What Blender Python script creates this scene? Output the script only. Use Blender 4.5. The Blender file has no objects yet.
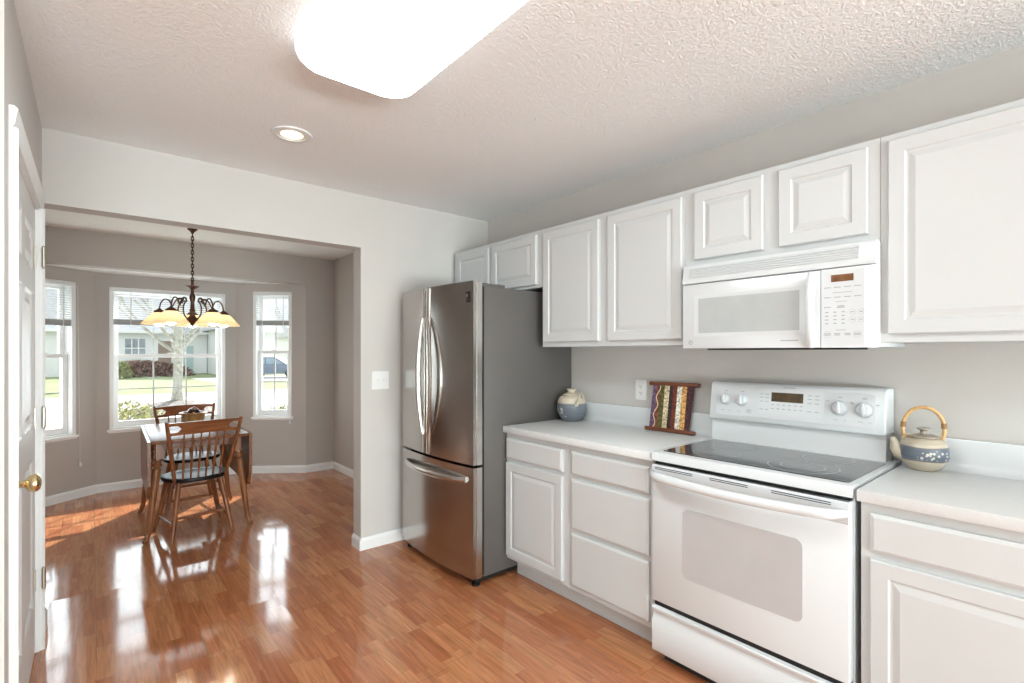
import bpy, bmesh, math, random
from mathutils import Vector, Matrix

PI = math.pi
sc = bpy.context.scene
COL = sc.collection
rnd = random.Random(7)

# ---------------------------------------------------------------- camera, world, sun, lights, exposure
cam_d = bpy.data.cameras.new('camera')
cam = bpy.data.objects.new('camera', cam_d)
COL.objects.link(cam)
cam.location = (0, 0, 1.356)
cam.rotation_euler = (PI / 2, 0, -math.radians(40.094))
cam_d.sensor_width = 36
cam_d.lens = 499.0 / 1024 * 36
cam_d.shift_y = 11.0 / 1024
cam_d.clip_start = 0.02
cam_d.clip_end = 500
sc.camera = cam

sc.view_settings.view_transform = 'Standard'
sc.view_settings.look = 'None'
sc.view_settings.gamma = 1
sc.view_settings.use_curve_mapping = False
sc.view_settings.exposure = 0.30

wd = bpy.data.worlds.new('sky')
sc.world = wd
wd.use_nodes = True
wn = wd.node_tree.nodes
bg = wn['Background']
bg.inputs['Color'].default_value = (0.90, 0.95, 1.0, 1)
bg.inputs['Strength'].default_value = 1.3

def add_light(name, kind, energy, loc, color=(1, 1, 1), size=None, size_y=None, direction=None):
    d = bpy.data.lights.new(name, kind)
    d.energy = energy
    d.color = color
    if kind == 'AREA':
        d.shape = 'RECTANGLE'
        d.size = size
        d.size_y = size_y
    elif size is not None and kind in ('POINT', 'SPOT'):
        d.shadow_soft_size = size
    o = bpy.data.objects.new(name, d)
    COL.objects.link(o)
    o.location = loc
    if direction is not None:
        o.rotation_euler = Vector(direction).to_track_quat('-Z', 'Y').to_euler()
    return o

EL = math.radians(36)
sun_to = Vector((0.62 * math.cos(EL), 0.785 * math.cos(EL), math.sin(EL)))
sun = add_light('sun', 'SUN', 7.5, (20, 25, 20), (1.0, 0.97, 0.91), direction=-sun_to)
sun.data.angle = math.radians(0.6)
# unseen fill lamp added behind the camera, at the open rear wall
add_light('rear_fill', 'AREA', 110, (-0.1, -5.45, 1.35), (0.795, 0.945, 0.975), 4.4, 2.0, direction=(0.0, 1, 0.05))
# second added fill lamp there, aimed upward to brighten the ceiling
add_light('ceiling_fill', 'AREA', 430, (-0.1, -5.4, 0.45), (0.795, 0.945, 0.975), 4.4, 0.8, direction=(0.0, 1, 1.7))
# daylight arriving at the three bay windows
add_light('daylight_bay_center', 'AREA', 17, (0.63, 6.55, 1.30), (0.86, 0.95, 1.0), 0.98, 1.38, direction=(0, -1, 0.30))
add_light('daylight_bay_right', 'AREA', 7.5, (1.66, 6.30, 1.33), (0.86, 0.95, 1.0), 0.40, 1.36, direction=(-0.588, -0.81, 0.30))
add_light('daylight_bay_left', 'AREA', 7.5, (-0.39, 6.30, 1.30), (0.86, 0.95, 1.0), 0.40, 1.36, direction=(0.588, -0.81, 0.30))
# ---------------------------------------------------------------- node helpers / materials
def new_mat(name):
    m = bpy.data.materials.new(name)
    m.use_nodes = True
    return m, m.node_tree.nodes, m.node_tree.links, m.node_tree.nodes['Principled BSDF']

def setp(b, **kw):
    names = dict(rough='Roughness', metal='Metallic', coat='Coat Weight', coat_rough='Coat Roughness', spec='Specular IOR Level',
                 trans='Transmission Weight', ior='IOR', alpha='Alpha', emis='Emission Strength', aniso='Anisotropic', sss='Subsurface Weight')
    for k, v in kw.items():
        b.inputs[names[k]].default_value = v

def mat(name, col, noise=0.0, nscale=20.0, bump=0.0, bscale=80.0, **kw):
    """Plain procedural paint / metal / plastic: a noise node varies the colour a little, optional bump."""
    m, N, L, b = new_mat(name)
    tc = N.new('ShaderNodeTexCoord')
    nz = N.new('ShaderNodeTexNoise')
    nz.inputs['Scale'].default_value = nscale
    nz.inputs['Detail'].default_value = 3
    L.new(tc.outputs['Object'], nz.inputs['Vector'])
    rp = N.new('ShaderNodeValToRGB')
    a = tuple(max(0, c * (1 - noise)) for c in col)
    d = tuple(min(1, c * (1 + noise)) for c in col)
    rp.color_ramp.elements[0].position = 0.3
    rp.color_ramp.elements[0].color = (*a, 1)
    rp.color_ramp.elements[1].position = 0.7
    rp.color_ramp.elements[1].color = (*d, 1)
    L.new(nz.outputs['Fac'], rp.inputs['Fac'])
    L.new(rp.outputs['Color'], b.inputs['Base Color'])
    if bump:
        n2 = N.new('ShaderNodeTexNoise')
        n2.inputs['Scale'].default_value = bscale
        n2.inputs['Detail'].default_value = 4
        L.new(tc.outputs['Object'], n2.inputs['Vector'])
        bp = N.new('ShaderNodeBump')
        bp.inputs['Strength'].default_value = bump
        bp.inputs['Distance'].default_value = 0.004
        L.new(n2.outputs['Fac'], bp.inputs['Height'])
        L.new(bp.outputs['Normal'], b.inputs['Normal'])
    setp(b, **kw)
    return m

def glow(name, col, strength, base=(0.9, 0.9, 0.9), **kw):
    m, N, L, b = new_mat(name)
    b.inputs['Base Color'].default_value = (*base, 1)
    b.inputs['Emission Color'].default_value = (*col, 1)
    setp(b, emis=strength, rough=0.4, **kw)
    return m

def math_node(N, L, op, a, b=None, c=None):
    n = N.new('ShaderNodeMath')
    n.operation = op
    for i, v in enumerate((a, b, c)):
        if v is None:
            continue
        if isinstance(v, (int, float)):
            n.inputs[i].default_value = v
        else:
            L.new(v, n.inputs[i])
    return n.outputs[0]

def wood(name, dark, light, axis='Z', rough=0.3, scale=1.0, coat=0.3):
    m, N, L, b = new_mat(name)
    tc = N.new('ShaderNodeTexCoord')
    mp = N.new('ShaderNodeMapping')
    s = {'X': (2, 30, 30), 'Y': (30, 2, 30), 'Z': (30, 30, 2)}[axis]
    mp.inputs['Scale'].default_value = tuple(v * scale for v in s)
    L.new(tc.outputs['Object'], mp.inputs['Vector'])
    nz = N.new('ShaderNodeTexNoise')
    nz.inputs['Scale'].default_value = 1.5
    nz.inputs['Detail'].default_value = 5
    nz.inputs['Distortion'].default_value = 0.6
    L.new(mp.outputs['Vector'], nz.inputs['Vector'])
    rp = N.new('ShaderNodeValToRGB')
    rp.color_ramp.elements[0].position = 0.32
    rp.color_ramp.elements[0].color = (*dark, 1)
    rp.color_ramp.elements[1].position = 0.68
    rp.color_ramp.elements[1].color = (*light, 1)
    L.new(nz.outputs['Fac'], rp.inputs['Fac'])
    L.new(rp.outputs['Color'], b.inputs['Base Color'])
    setp(b, rough=rough, coat=coat, coat_rough=0.15)
    return m

def floor_material():
    m, N, L, b = new_mat('strip_laminate')
    tc = N.new('ShaderNodeTexCoord')
    sp = N.new('ShaderNodeSeparateXYZ')
    L.new(tc.outputs['Object'], sp.inputs[0])
    X, Y = sp.outputs['X'], sp.outputs['Y']
    M = lambda op, a, c=None, d=None: math_node(N, L, op, a, c, d)
    SW, PW, BL, PL = 0.0643, 0.193, 0.30, 1.21
    xs = M('DIVIDE', M('ADD', X, 10.02), SW)
    si = M('FLOOR', xs)
    def wn(a, bb=None):
        n = N.new('ShaderNodeTexWhiteNoise')
        n.noise_dimensions = '2D'
        cx = N.new('ShaderNodeCombineXYZ')
        L.new(a, cx.inputs[0])
        if bb is not None:
            L.new(bb, cx.inputs[1])
        L.new(cx.outputs[0], n.inputs['Vector'])
        return n.outputs['Value']
    off = M('MULTIPLY', wn(si), 3.0)
    yb = M('DIVIDE', M('ADD', M('ADD', Y, 10.0), off), BL)
    bi = M('FLOOR', yb)
    r1 = wn(si, bi)
    xp = M('DIVIDE', M('ADD', X, 10.02), PW)
    pi_ = M('FLOOR', xp)
    poff = M('MULTIPLY', wn(M('ADD', pi_, 77.3)), PL)
    yp = M('DIVIDE', M('ADD', M('ADD', Y, 10.0), poff), PL)
    pj = M('FLOOR', yp)
    r2 = wn(M('ADD', pi_, 31.7), pj)
    r3 = wn(M('ADD', pi_, 91.7), pj)
    # colour per block
    rp = N.new('ShaderNodeValToRGB')
    cr = rp.color_ramp
    cr.elements[0].position = 0.0
    cr.elements[0].color = (0.42, 0.140, 0.060, 1)
    cr.elements[1].position = 1.0
    cr.elements[1].color = (0.58, 0.255, 0.116, 1)
    e = cr.elements.new(0.35); e.color = (0.50, 0.188, 0.083, 1)
    e = cr.elements.new(0.7); e.color = (0.54, 0.217, 0.096, 1)
    L.new(r1, rp.inputs['Fac'])
    # grain
    mp = N.new('ShaderNodeCombineXYZ')
    L.new(M('MULTIPLY', X, 55.0), mp.inputs[0])
    L.new(M('ADD', M('MULTIPLY', Y, 3.5), M('MULTIPLY', r1, 40.0)), mp.inputs[1])
    L.new(M('MULTIPLY', r1, 90.0), mp.inputs[2])
    gn = N.new('ShaderNodeTexNoise')
    gn.inputs['Scale'].default_value = 1.0
    gn.inputs['Detail'].default_value = 5
    gn.inputs['Distortion'].default_value = 1.2
    L.new(mp.outputs[0], gn.inputs['Vector'])
    g = N.new('ShaderNodeMapRange')
    g.inputs['From Min'].default_value = 0.3
    g.inputs['From Max'].default_value = 0.7
    g.inputs['To Min'].default_value = 0.70
    g.inputs['To Max'].default_value = 1.16
    L.new(gn.outputs['Fac'], g.inputs['Value'])
    # joints between planks (thin dark line)
    def edge(fr, w):
        f = M('FRACT', fr)
        d = M('MINIMUM', f, M('SUBTRACT', 1.0, f))
        return M('LESS_THAN', d, w)
    seam = M('MAXIMUM', edge(xp, 0.0045), edge(yp, 0.0009))
    sub = M('MAXIMUM', edge(xs, 0.010), edge(yb, 0.0025))
    dark = M('SUBTRACT', 1.0, M('MAXIMUM', M('MULTIPLY', seam, 0.45), M('MULTIPLY', sub, 0.22)))
    val = M('MULTIPLY', g.outputs[0], dark)
    mx = N.new('ShaderNodeMix')
    mx.data_type = 'RGBA'
    mx.blend_type = 'MULTIPLY'
    mx.inputs['Factor'].default_value = 1.0
    L.new(rp.outputs['Color'], mx.inputs[6])
    cc = N.new('ShaderNodeCombineColor')
    for k in range(3):
        L.new(val, cc.inputs[k])
    L.new(cc.outputs[0], mx.inputs[7])
    L.new(mx.outputs[2], b.inputs['Base Color'])
    # every plank lies at a very slightly different tilt
    geo = N.new('ShaderNodeNewGeometry')
    tilt = N.new('ShaderNodeCombineXYZ')
    L.new(M('MULTIPLY', M('SUBTRACT', r2, 0.5), 0.085), tilt.inputs[0])
    L.new(M('MULTIPLY', M('SUBTRACT', r3, 0.5), 0.034), tilt.inputs[1])
    va = N.new('ShaderNodeVectorMath')
    va.operation = 'ADD'
    L.new(geo.outputs['Normal'], va.inputs[0])
    L.new(tilt.outputs[0], va.inputs[1])
    vn = N.new('ShaderNodeVectorMath')
    vn.operation = 'NORMALIZE'
    L.new(va.outputs[0], vn.inputs[0])
    bp = N.new('ShaderNodeBump')
    bp.inputs['Strength'].default_value = 0.05
    bp.inputs['Distance'].default_value = 0.002
    L.new(M('SUBTRACT', gn.outputs['Fac'], M('MULTIPLY', seam, 0.8)), bp.inputs['Height'])
    L.new(vn.outputs[0], bp.inputs['Normal'])
    L.new(bp.outputs['Normal'], b.inputs['Normal'])
    setp(b, rough=0.085, spec=0.62)
    return m

def ceiling_material():
    m, N, L, b = new_mat('knockdown_ceiling')
    tc = N.new('ShaderNodeTexCoord')
    n1 = N.new('ShaderNodeTexNoise')
    n1.inputs['Scale'].default_value = 48
    n1.inputs['Detail'].default_value = 3
    n1.inputs['Distortion'].default_value = 1.5
    L.new(tc.outputs['Object'], n1.inputs['Vector'])
    rp = N.new('ShaderNodeValToRGB')
    rp.color_ramp.elements[0].position = 0.42
    rp.color_ramp.elements[1].position = 0.60
    L.new(n1.outputs['Fac'], rp.inputs['Fac'])
    bp = N.new('ShaderNodeBump')
    bp.inputs['Strength'].default_value = 0.42
    bp.inputs['Distance'].default_value = 0.006
    L.new(rp.outputs['Color'], bp.inputs['Height'])
    L.new(bp.outputs['Normal'], b.inputs['Normal'])
    b.inputs['Base Color'].default_value = (0.92, 0.92, 0.915, 1)
    setp(b, rough=0.9)
    return m

def glass_material():
    m, N, L, b = new_mat('window_glass')
    out = N['Material Output']
    N.remove(b)
    tr = N.new('ShaderNodeBsdfTransparent')
    tr.inputs['Color'].default_value = (0.96, 0.98, 0.98, 1)
    gl = N.new('ShaderNodeBsdfGlossy')
    gl.inputs['Roughness'].default_value = 0.02
    fr = N.new('ShaderNodeFresnel')
    fr.inputs['IOR'].default_value = 1.45
    geo = N.new('ShaderNodeNewGeometry')
    mul = math_node(N, L, 'MULTIPLY', math_node(N, L, 'MULTIPLY', fr.outputs[0], 0.08), math_node(N, L, 'SUBTRACT', 1.0, geo.outputs['Backfacing']))
    mx = N.new('ShaderNodeMixShader')
    L.new(mul, mx.inputs[0])
    L.new(tr.outputs[0], mx.inputs[1])
    L.new(gl.outputs[0], mx.inputs[2])
    L.new(mx.outputs[0], out.inputs['Surface'])
    return m

def stripe_material(y0, y1):
    """Bands of dried beans and seeds: a stepped ramp across the panel, speckled by Voronoi cells."""
    m, N, L, b = new_mat('seed_bands')
    tc = N.new('ShaderNodeTexCoord')
    sp = N.new('ShaderNodeSeparateXYZ')
    L.new(tc.outputs['Object'], sp.inputs[0])
    mr = N.new('ShaderNodeMapRange')
    mr.inputs['From Min'].default_value = y0
    mr.inputs['From Max'].default_value = y1
    L.new(sp.outputs['Y'], mr.inputs['Value'])
    rp = N.new('ShaderNodeValToRGB')
    cr = rp.color_ramp
    cr.interpolation = 'CONSTANT'
    bands = [(0.0, (0.13, 0.075, 0.14)), (0.115, (0.20, 0.055, 0.035)), (0.20, (0.10, 0.095, 0.025)), (0.32, (0.62, 0.50, 0.32)), (0.44, (0.035, 0.02, 0.02)),
             (0.53, (0.16, 0.03, 0.015)), (0.63, (0.66, 0.62, 0.52)), (0.745, (0.62, 0.33, 0.10)), (0.86, (0.07, 0.02, 0.025))]
    cr.elements[0].position = 0
    cr.elements[0].color = (*bands[0][1], 1)
    cr.elements[1].position = bands[1][0]
    cr.elements[1].color = (*bands[1][1], 1)
    for p, c in bands[2:]:
        e = cr.elements.new(p)
        e.color = (*c, 1)
    L.new(mr.outputs[0], rp.inputs['Fac'])
    vo = N.new('ShaderNodeTexVoronoi')
    vo.inputs['Scale'].default_value = 130
    L.new(tc.outputs['Object'], vo.inputs['Vector'])
    sv = N.new('ShaderNodeSeparateColor')
    L.new(vo.outputs['Color'], sv.inputs[0])
    f = N.new('ShaderNodeMapRange')
    f.inputs['To Min'].default_value = 0.45
    f.inputs['To Max'].default_value = 1.6
    L.new(sv.outputs[0], f.inputs['Value'])
    mx = N.new('ShaderNodeMix')
    mx.data_type = 'RGBA'
    mx.blend_type = 'MULTIPLY'
    mx.inputs['Factor'].default_value = 1.0
    cc = N.new('ShaderNodeCombineColor')
    for k in range(3):
        L.new(f.outputs[0], cc.inputs[k])
    L.new(rp.outputs['Color'], mx.inputs[6])
    L.new(cc.outputs[0], mx.inputs[7])
    L.new(mx.outputs[2], b.inputs['Base Color'])
    bp = N.new('ShaderNodeBump')
    bp.inputs['Strength'].default_value = 0.5
    bp.inputs['Distance'].default_value = 0.003
    L.new(vo.outputs['Distance'], bp.inputs['Height'])
    L.new(bp.outputs['Normal'], b.inputs['Normal'])
    setp(b, rough=0.35)
    return m

def banded(name, stops, speck=None, rough=0.35, speck_zone=None, scale=45.0):
    """Glazed stoneware: colour by height with soft throwing rings; optional pale painted flecks in a height range, on the side towards -x."""
    m, N, L, b = new_mat(name)
    tc = N.new('ShaderNodeTexCoord')
    sp = N.new('ShaderNodeSeparateXYZ')
    L.new(tc.outputs['Object'], sp.inputs[0])
    nz = N.new('ShaderNodeTexNoise')
    nz.inputs['Scale'].default_value = 14
    L.new(tc.outputs['Object'], nz.inputs['Vector'])
    z = math_node(N, L, 'ADD', math_node(N, L, 'MULTIPLY', sp.outputs['Z'], 4.0), math_node(N, L, 'MULTIPLY', math_node(N, L, 'SUBTRACT', nz.outputs['Fac'], 0.5), 0.03))
    rp = N.new('ShaderNodeValToRGB')
    cr = rp.color_ramp
    cr.elements[0].position = stops[0][0] * 4
    cr.elements[0].color = (*stops[0][1], 1)
    cr.elements[1].position = stops[1][0] * 4
    cr.elements[1].color = (*stops[1][1], 1)
    for p, c in stops[2:]:
        e = cr.elements.new(p * 4)
        e.color = (*c, 1)
    L.new(z, rp.inputs['Fac'])
    wv = N.new('ShaderNodeTexNoise')
    wv.inputs['Scale'].default_value = 1.0
    wv.inputs['Detail'].default_value = 3
    mp = N.new('ShaderNodeMapping')
    mp.inputs['Scale'].default_value = (10, 10, 160)
    L.new(tc.outputs['Object'], mp.inputs['Vector'])
    L.new(mp.outputs[0], wv.inputs['Vector'])
    mr = N.new('ShaderNodeMapRange')
    mr.inputs['To Min'].default_value = 0.7
    mr.inputs['To Max'].default_value = 1.3
    L.new(wv.outputs['Fac'], mr.inputs['Value'])
    mx = N.new('ShaderNodeMix')
    mx.data_type = 'RGBA'
    mx.blend_type = 'MULTIPLY'
    mx.inputs['Factor'].default_value = 1.0
    cc = N.new('ShaderNodeCombineColor')
    for k in range(3):
        L.new(mr.outputs[0], cc.inputs[k])
    L.new(rp.outputs['Color'], mx.inputs[6])
    L.new(cc.outputs[0], mx.inputs[7])
    res = mx.outputs[2]
    if speck:
        vo = N.new('ShaderNodeTexVoronoi')
        vo.inputs['Scale'].default_value = scale
        L.new(tc.outputs['Object'], vo.inputs['Vector'])
        dots = math_node(N, L, 'LESS_THAN', vo.outputs['Distance'], 0.36)
        zz = sp.outputs['Z']
        yy = sp.outputs['Y']
        z0, z1, ya, yb = speck_zone
        zone = math_node(N, L, 'MULTIPLY', math_node(N, L, 'GREATER_THAN', zz, z0), math_node(N, L, 'LESS_THAN', zz, z1))
        zone = math_node(N, L, 'MULTIPLY', zone, math_node(N, L, 'MULTIPLY', math_node(N, L, 'GREATER_THAN', yy, ya), math_node(N, L, 'LESS_THAN', yy, yb)))
        m2 = N.new('ShaderNodeMix')
        m2.data_type = 'RGBA'
        L.new(math_node(N, L, 'MULTIPLY', dots, zone), m2.inputs['Factor'])
        L.new(res, m2.inputs[6])
        m2.inputs[7].default_value = (*speck, 1)
        res = m2.outputs[2]
    L.new(res, b.inputs['Base Color'])
    setp(b, rough=rough)
    return m

def brushed(name, col, rough=0.3, axis='Z', metal=1.0):
    m, N, L, b = new_mat(name)
    tc = N.new('ShaderNodeTexCoord')
    mp = N.new('ShaderNodeMapping')
    mp.inputs['Scale'].default_value = {'Z': (3, 3, 400), 'Y': (3, 400, 3)}[axis]
    L.new(tc.outputs['Object'], mp.inputs['Vector'])
    nz = N.new('ShaderNodeTexNoise')
    nz.inputs['Scale'].default_value = 1.0
    nz.inputs['Detail'].default_value = 2
    L.new(mp.outputs[0], nz.inputs['Vector'])
    mr = N.new('ShaderNodeMapRange')
    mr.inputs['To Min'].default_value = rough - 0.015
    mr.inputs['To Max'].default_value = rough + 0.015
    L.new(nz.outputs['Fac'], mr.inputs['Value'])
    L.new(mr.outputs[0], b.inputs['Roughness'])
    b.inputs['Base Color'].default_value = (*col, 1)
    setp(b, metal=metal)
    return m

def shade_glass():
    m, N, L, b = new_mat('amber_glass_shade')
    out = N['Material Output']
    b.inputs['Base Color'].default_value = (0.86, 0.75, 0.57, 1)
    b.inputs['Emission Color'].default_value = (1.0, 0.68, 0.36, 1)
    setp(b, rough=0.3, emis=0.20)
    t = N.new('ShaderNodeBsdfTranslucent')
    t.inputs['Color'].default_value = (1.0, 0.89, 0.68, 1)
    mx = N.new('ShaderNodeMixShader')
    mx.inputs[0].default_value = 0.5
    L.new(b.outputs[0], mx.inputs[1])
    L.new(t.outputs[0], mx.inputs[2])
    L.new(mx.outputs[0], out.inputs['Surface'])
    return m

MAT = {}
MAT['wall'] = mat('greige_wall_paint', (0.585, 0.552, 0.520), 0.015, 3, 0.08, 220, rough=0.75)
MAT['dining_wall'] = mat('taupe_wall_paint', (0.485, 0.447, 0.417), 0.015, 3, 0.08, 220, rough=0.75)
MAT['ceiling'] = ceiling_material()
MAT['floor'] = floor_material()
MAT['trim'] = mat('white_trim_paint', (0.84, 0.835, 0.825), 0.01, 4, rough=0.4)
MAT['door'] = mat('white_door_paint', (0.72, 0.705, 0.69), 0.01, 4, rough=0.42)
MAT['cab'] = mat('white_thermofoil', (0.62, 0.628, 0.63), 0.008, 4, rough=0.38)
MAT['counter'] = mat('white_laminate', (0.73, 0.735, 0.735), 0.02, 60, rough=0.42)
MAT['enamel'] = mat('white_enamel', (0.715, 0.735, 0.75), 0.006, 4, rough=0.16, coat=0.3)
MAT['plastic'] = mat('white_plastic', (0.66, 0.675, 0.69), 0.006, 4, rough=0.3)
MAT['plate'] = mat('white_wall_plate', (0.80, 0.79, 0.77), 0.006, 4, rough=0.35)
MAT['print'] = mat('grey_lettering', (0.34, 0.35, 0.37), 0.05, 30, rough=0.5)
MAT['print_dark'] = mat('dark_marks', (0.05, 0.05, 0.05), 0.05, 30, rough=0.5)
MAT['amber'] = mat('amber_display', (0.20, 0.085, 0.035), 0.25, 60, rough=0.15)
MAT['amber_dark'] = mat('dark_display', (0.075, 0.045, 0.018), 0.25, 60, rough=0.12)
MAT['oven_glass'] = mat('grey_oven_glass', (0.52, 0.51, 0.515), 0.02, 10, rough=0.09, coat=0.5)
MAT['mw_glass'] = mat('pale_microwave_glass', (0.47, 0.49, 0.49), 0.04, 14, rough=0.12, coat=0.5)
MAT['cooktop'] = mat('black_ceramic_glass', (0.055, 0.057, 0.06), 0.05, 30, rough=0.07, spec=1.0, coat=0.35, coat_rough=0.05)
MAT['ring'] = mat('grey_burner_print', (0.55, 0.55, 0.56), 0.04, 30, rough=0.2)
MAT['gap'] = mat('black_gap', (0.012, 0.012, 0.012), 0.05, 20, rough=0.7)
MAT['steel'] = brushed('stainless_door', (0.46, 0.432, 0.41), 0.20, 'Z')
MAT['steel_light'] = brushed('bright_steel', (0.62, 0.60, 0.57), 0.22, 'Z')
MAT['fridge_side'] = mat('dark_grey_case_paint', (0.100, 0.091, 0.085), 0.03, 6, 0.1, 400, rough=0.42)
MAT['black'] = mat('black_plastic', (0.012, 0.012, 0.012), 0.05, 20, rough=0.6, spec=0.2)
MAT['brass'] = mat('polished_brass', (0.86, 0.68, 0.38), 0.03, 10, rough=0.14, metal=1.0)
MAT['hinge'] = mat('satin_hinge_metal', (0.55, 0.50, 0.42), 0.03, 10, rough=0.3, metal=1.0)
MAT['bronze'] = mat('bronze_iron', (0.095, 0.042, 0.026), 0.2, 30, rough=0.42, metal=0.6)
MAT['shade'] = shade_glass()
MAT['bulb'] = glow('lit_bulb', (1.0, 0.90, 0.74), 11.0)
MAT['diffuser'] = glow('fluorescent_diffuser', (0.835, 0.96, 0.985), 10.8)
MAT['diffuser_rim'] = glow('acrylic_rim', (0.92, 0.98, 1.0), 1.25)
MAT['can'] = glow('recessed_lamp', (1.0, 0.88, 0.66), 1.3)
MAT['can_cone'] = mat('cream_reflector', (0.86, 0.80, 0.66), 0.01, 10, rough=0.3)
MAT['glass'] = glass_material()
MAT['vinyl'] = mat('white_vinyl', (0.88, 0.88, 0.875), 0.006, 5, rough=0.35)
MAT['muntin'] = mat('grey_white_grid', (0.60, 0.61, 0.61), 0.01, 5, rough=0.4)
MAT['slat'] = mat('white_blind_slat', (0.80, 0.80, 0.80), 0.01, 10, rough=0.5)
MAT['stack'] = mat('backlit_slat_grey', (0.40, 0.40, 0.40), 0.05, 60, rough=0.5)  # backlit shade on the white slats, painted in as grey
MAT['cord'] = mat('white_cord', (0.78, 0.76, 0.73), 0.02, 80, rough=0.7)
MAT['table_wood'] = wood('table_maple', (0.12, 0.040, 0.015), (0.25, 0.092, 0.037), 'Y', 0.30, 1.0, 0.05)
MAT['leg_wood'] = wood('turned_maple', (0.16, 0.055, 0.02), (0.32, 0.125, 0.05), 'Z', 0.28)
MAT['chair_wood'] = wood('chair_maple', (0.145, 0.046, 0.017), (0.275, 0.100, 0.039), 'Z', 0.3)
MAT['rail_wood'] = wood('chair_rail_maple', (0.145, 0.046, 0.017), (0.275, 0.100, 0.039), 'X', 0.3)
MAT['seat_black'] = mat('black_lacquer', (0.012, 0.010, 0.010), 0.1, 20, rough=0.30, spec=0.12)
for k_ in ('table_wood', 'leg_wood', 'chair_wood', 'rail_wood'):
    b_ = MAT[k_].node_tree.nodes['Principled BSDF']
    setp(b_, spec=0.22, coat=0.06)
MAT['frame_wood'] = wood('red_brown_bar', (0.13, 0.035, 0.014), (0.24, 0.075, 0.03), 'Y', 0.35)
MAT['twine'] = mat('pale_twine', (0.70, 0.55, 0.36), 0.1, 80, rough=0.8)
MAT['pot_wood'] = wood('honey_staves', (0.30, 0.15, 0.05), (0.55, 0.32, 0.12), 'Z', 0.4)
MAT['ball'] = mat('dark_red_glaze', (0.045, 0.010, 0.010), 0.2, 20, rough=0.15, coat=0.5)
MAT['bamboo'] = wood('bamboo', (0.42, 0.22, 0.07), (0.66, 0.40, 0.16), 'Z', 0.4)
MAT['binding'] = mat('dark_cane_binding', (0.30, 0.15, 0.05), 0.2, 200, rough=0.6)
MAT['cream'] = mat('cream_glaze', (0.56, 0.49, 0.38), 0.08, 30, rough=0.3)
MAT['lid_glaze'] = mat('grey_brown_glaze', (0.33, 0.28, 0.22), 0.2, 30, rough=0.3)
# outdoors
MAT['lawn'] = mat('spring_lawn', (0.27, 0.31, 0.155), 0.25, 1.2, rough=0.95)
MAT['road'] = mat('pale_asphalt', (0.33, 0.33, 0.34), 0.06, 2, rough=0.9)
MAT['concrete'] = mat('pale_concrete', (0.72, 0.71, 0.70), 0.03, 2, rough=0.9)
MAT['mulch'] = mat('grey_brown_mulch', (0.28, 0.25, 0.23), 0.5, 12, 0.8, 25, rough=0.95)
MAT['bark'] = mat('pale_lichen_bark', (0.40, 0.39, 0.33), 0.4, 9, 0.5, 12, rough=0.9)
MAT['leaf'] = mat('olive_leaf', (0.36, 0.37, 0.19), 0.5, 9, rough=0.6)
MAT['leaf_yellow'] = mat('yellow_green_leaf', (0.54, 0.50, 0.23), 0.4, 9, rough=0.6)
MAT['leaf_red'] = mat('brown_red_twig', (0.27, 0.17, 0.14), 0.4, 3, rough=0.8)
MAT['siding'] = mat('white_siding', (0.90, 0.90, 0.90), 0.02, 2, rough=0.7)
MAT['shingle'] = mat('grey_shingle', (0.60, 0.60, 0.62), 0.15, 6, rough=0.9)
MAT['house_glass'] = mat('dark_house_glass', (0.34, 0.38, 0.42), 0.3, 2, rough=0.1)
MAT['brown_door'] = mat('brown_door_paint', (0.34, 0.25, 0.20), 0.05, 3, rough=0.5)
MAT['teal'] = mat('teal_door_paint', (0.52, 0.65, 0.66), 0.05, 3, rough=0.5)
MAT['car_paint'] = mat('grey_blue_car_paint', (0.16, 0.20, 0.27), 0.03, 3, rough=0.2, coat=0.8)
MAT['car_glass'] = mat('car_window', (0.30, 0.38, 0.45), 0.05, 3, rough=0.06)
MAT['rubber'] = mat('tyre_rubber', (0.03, 0.03, 0.03), 0.1, 20, rough=0.8)

# ---------------------------------------------------------------- mesh helpers
WORLD = {}          # world matrix of every Empty / rooted mesh

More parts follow.
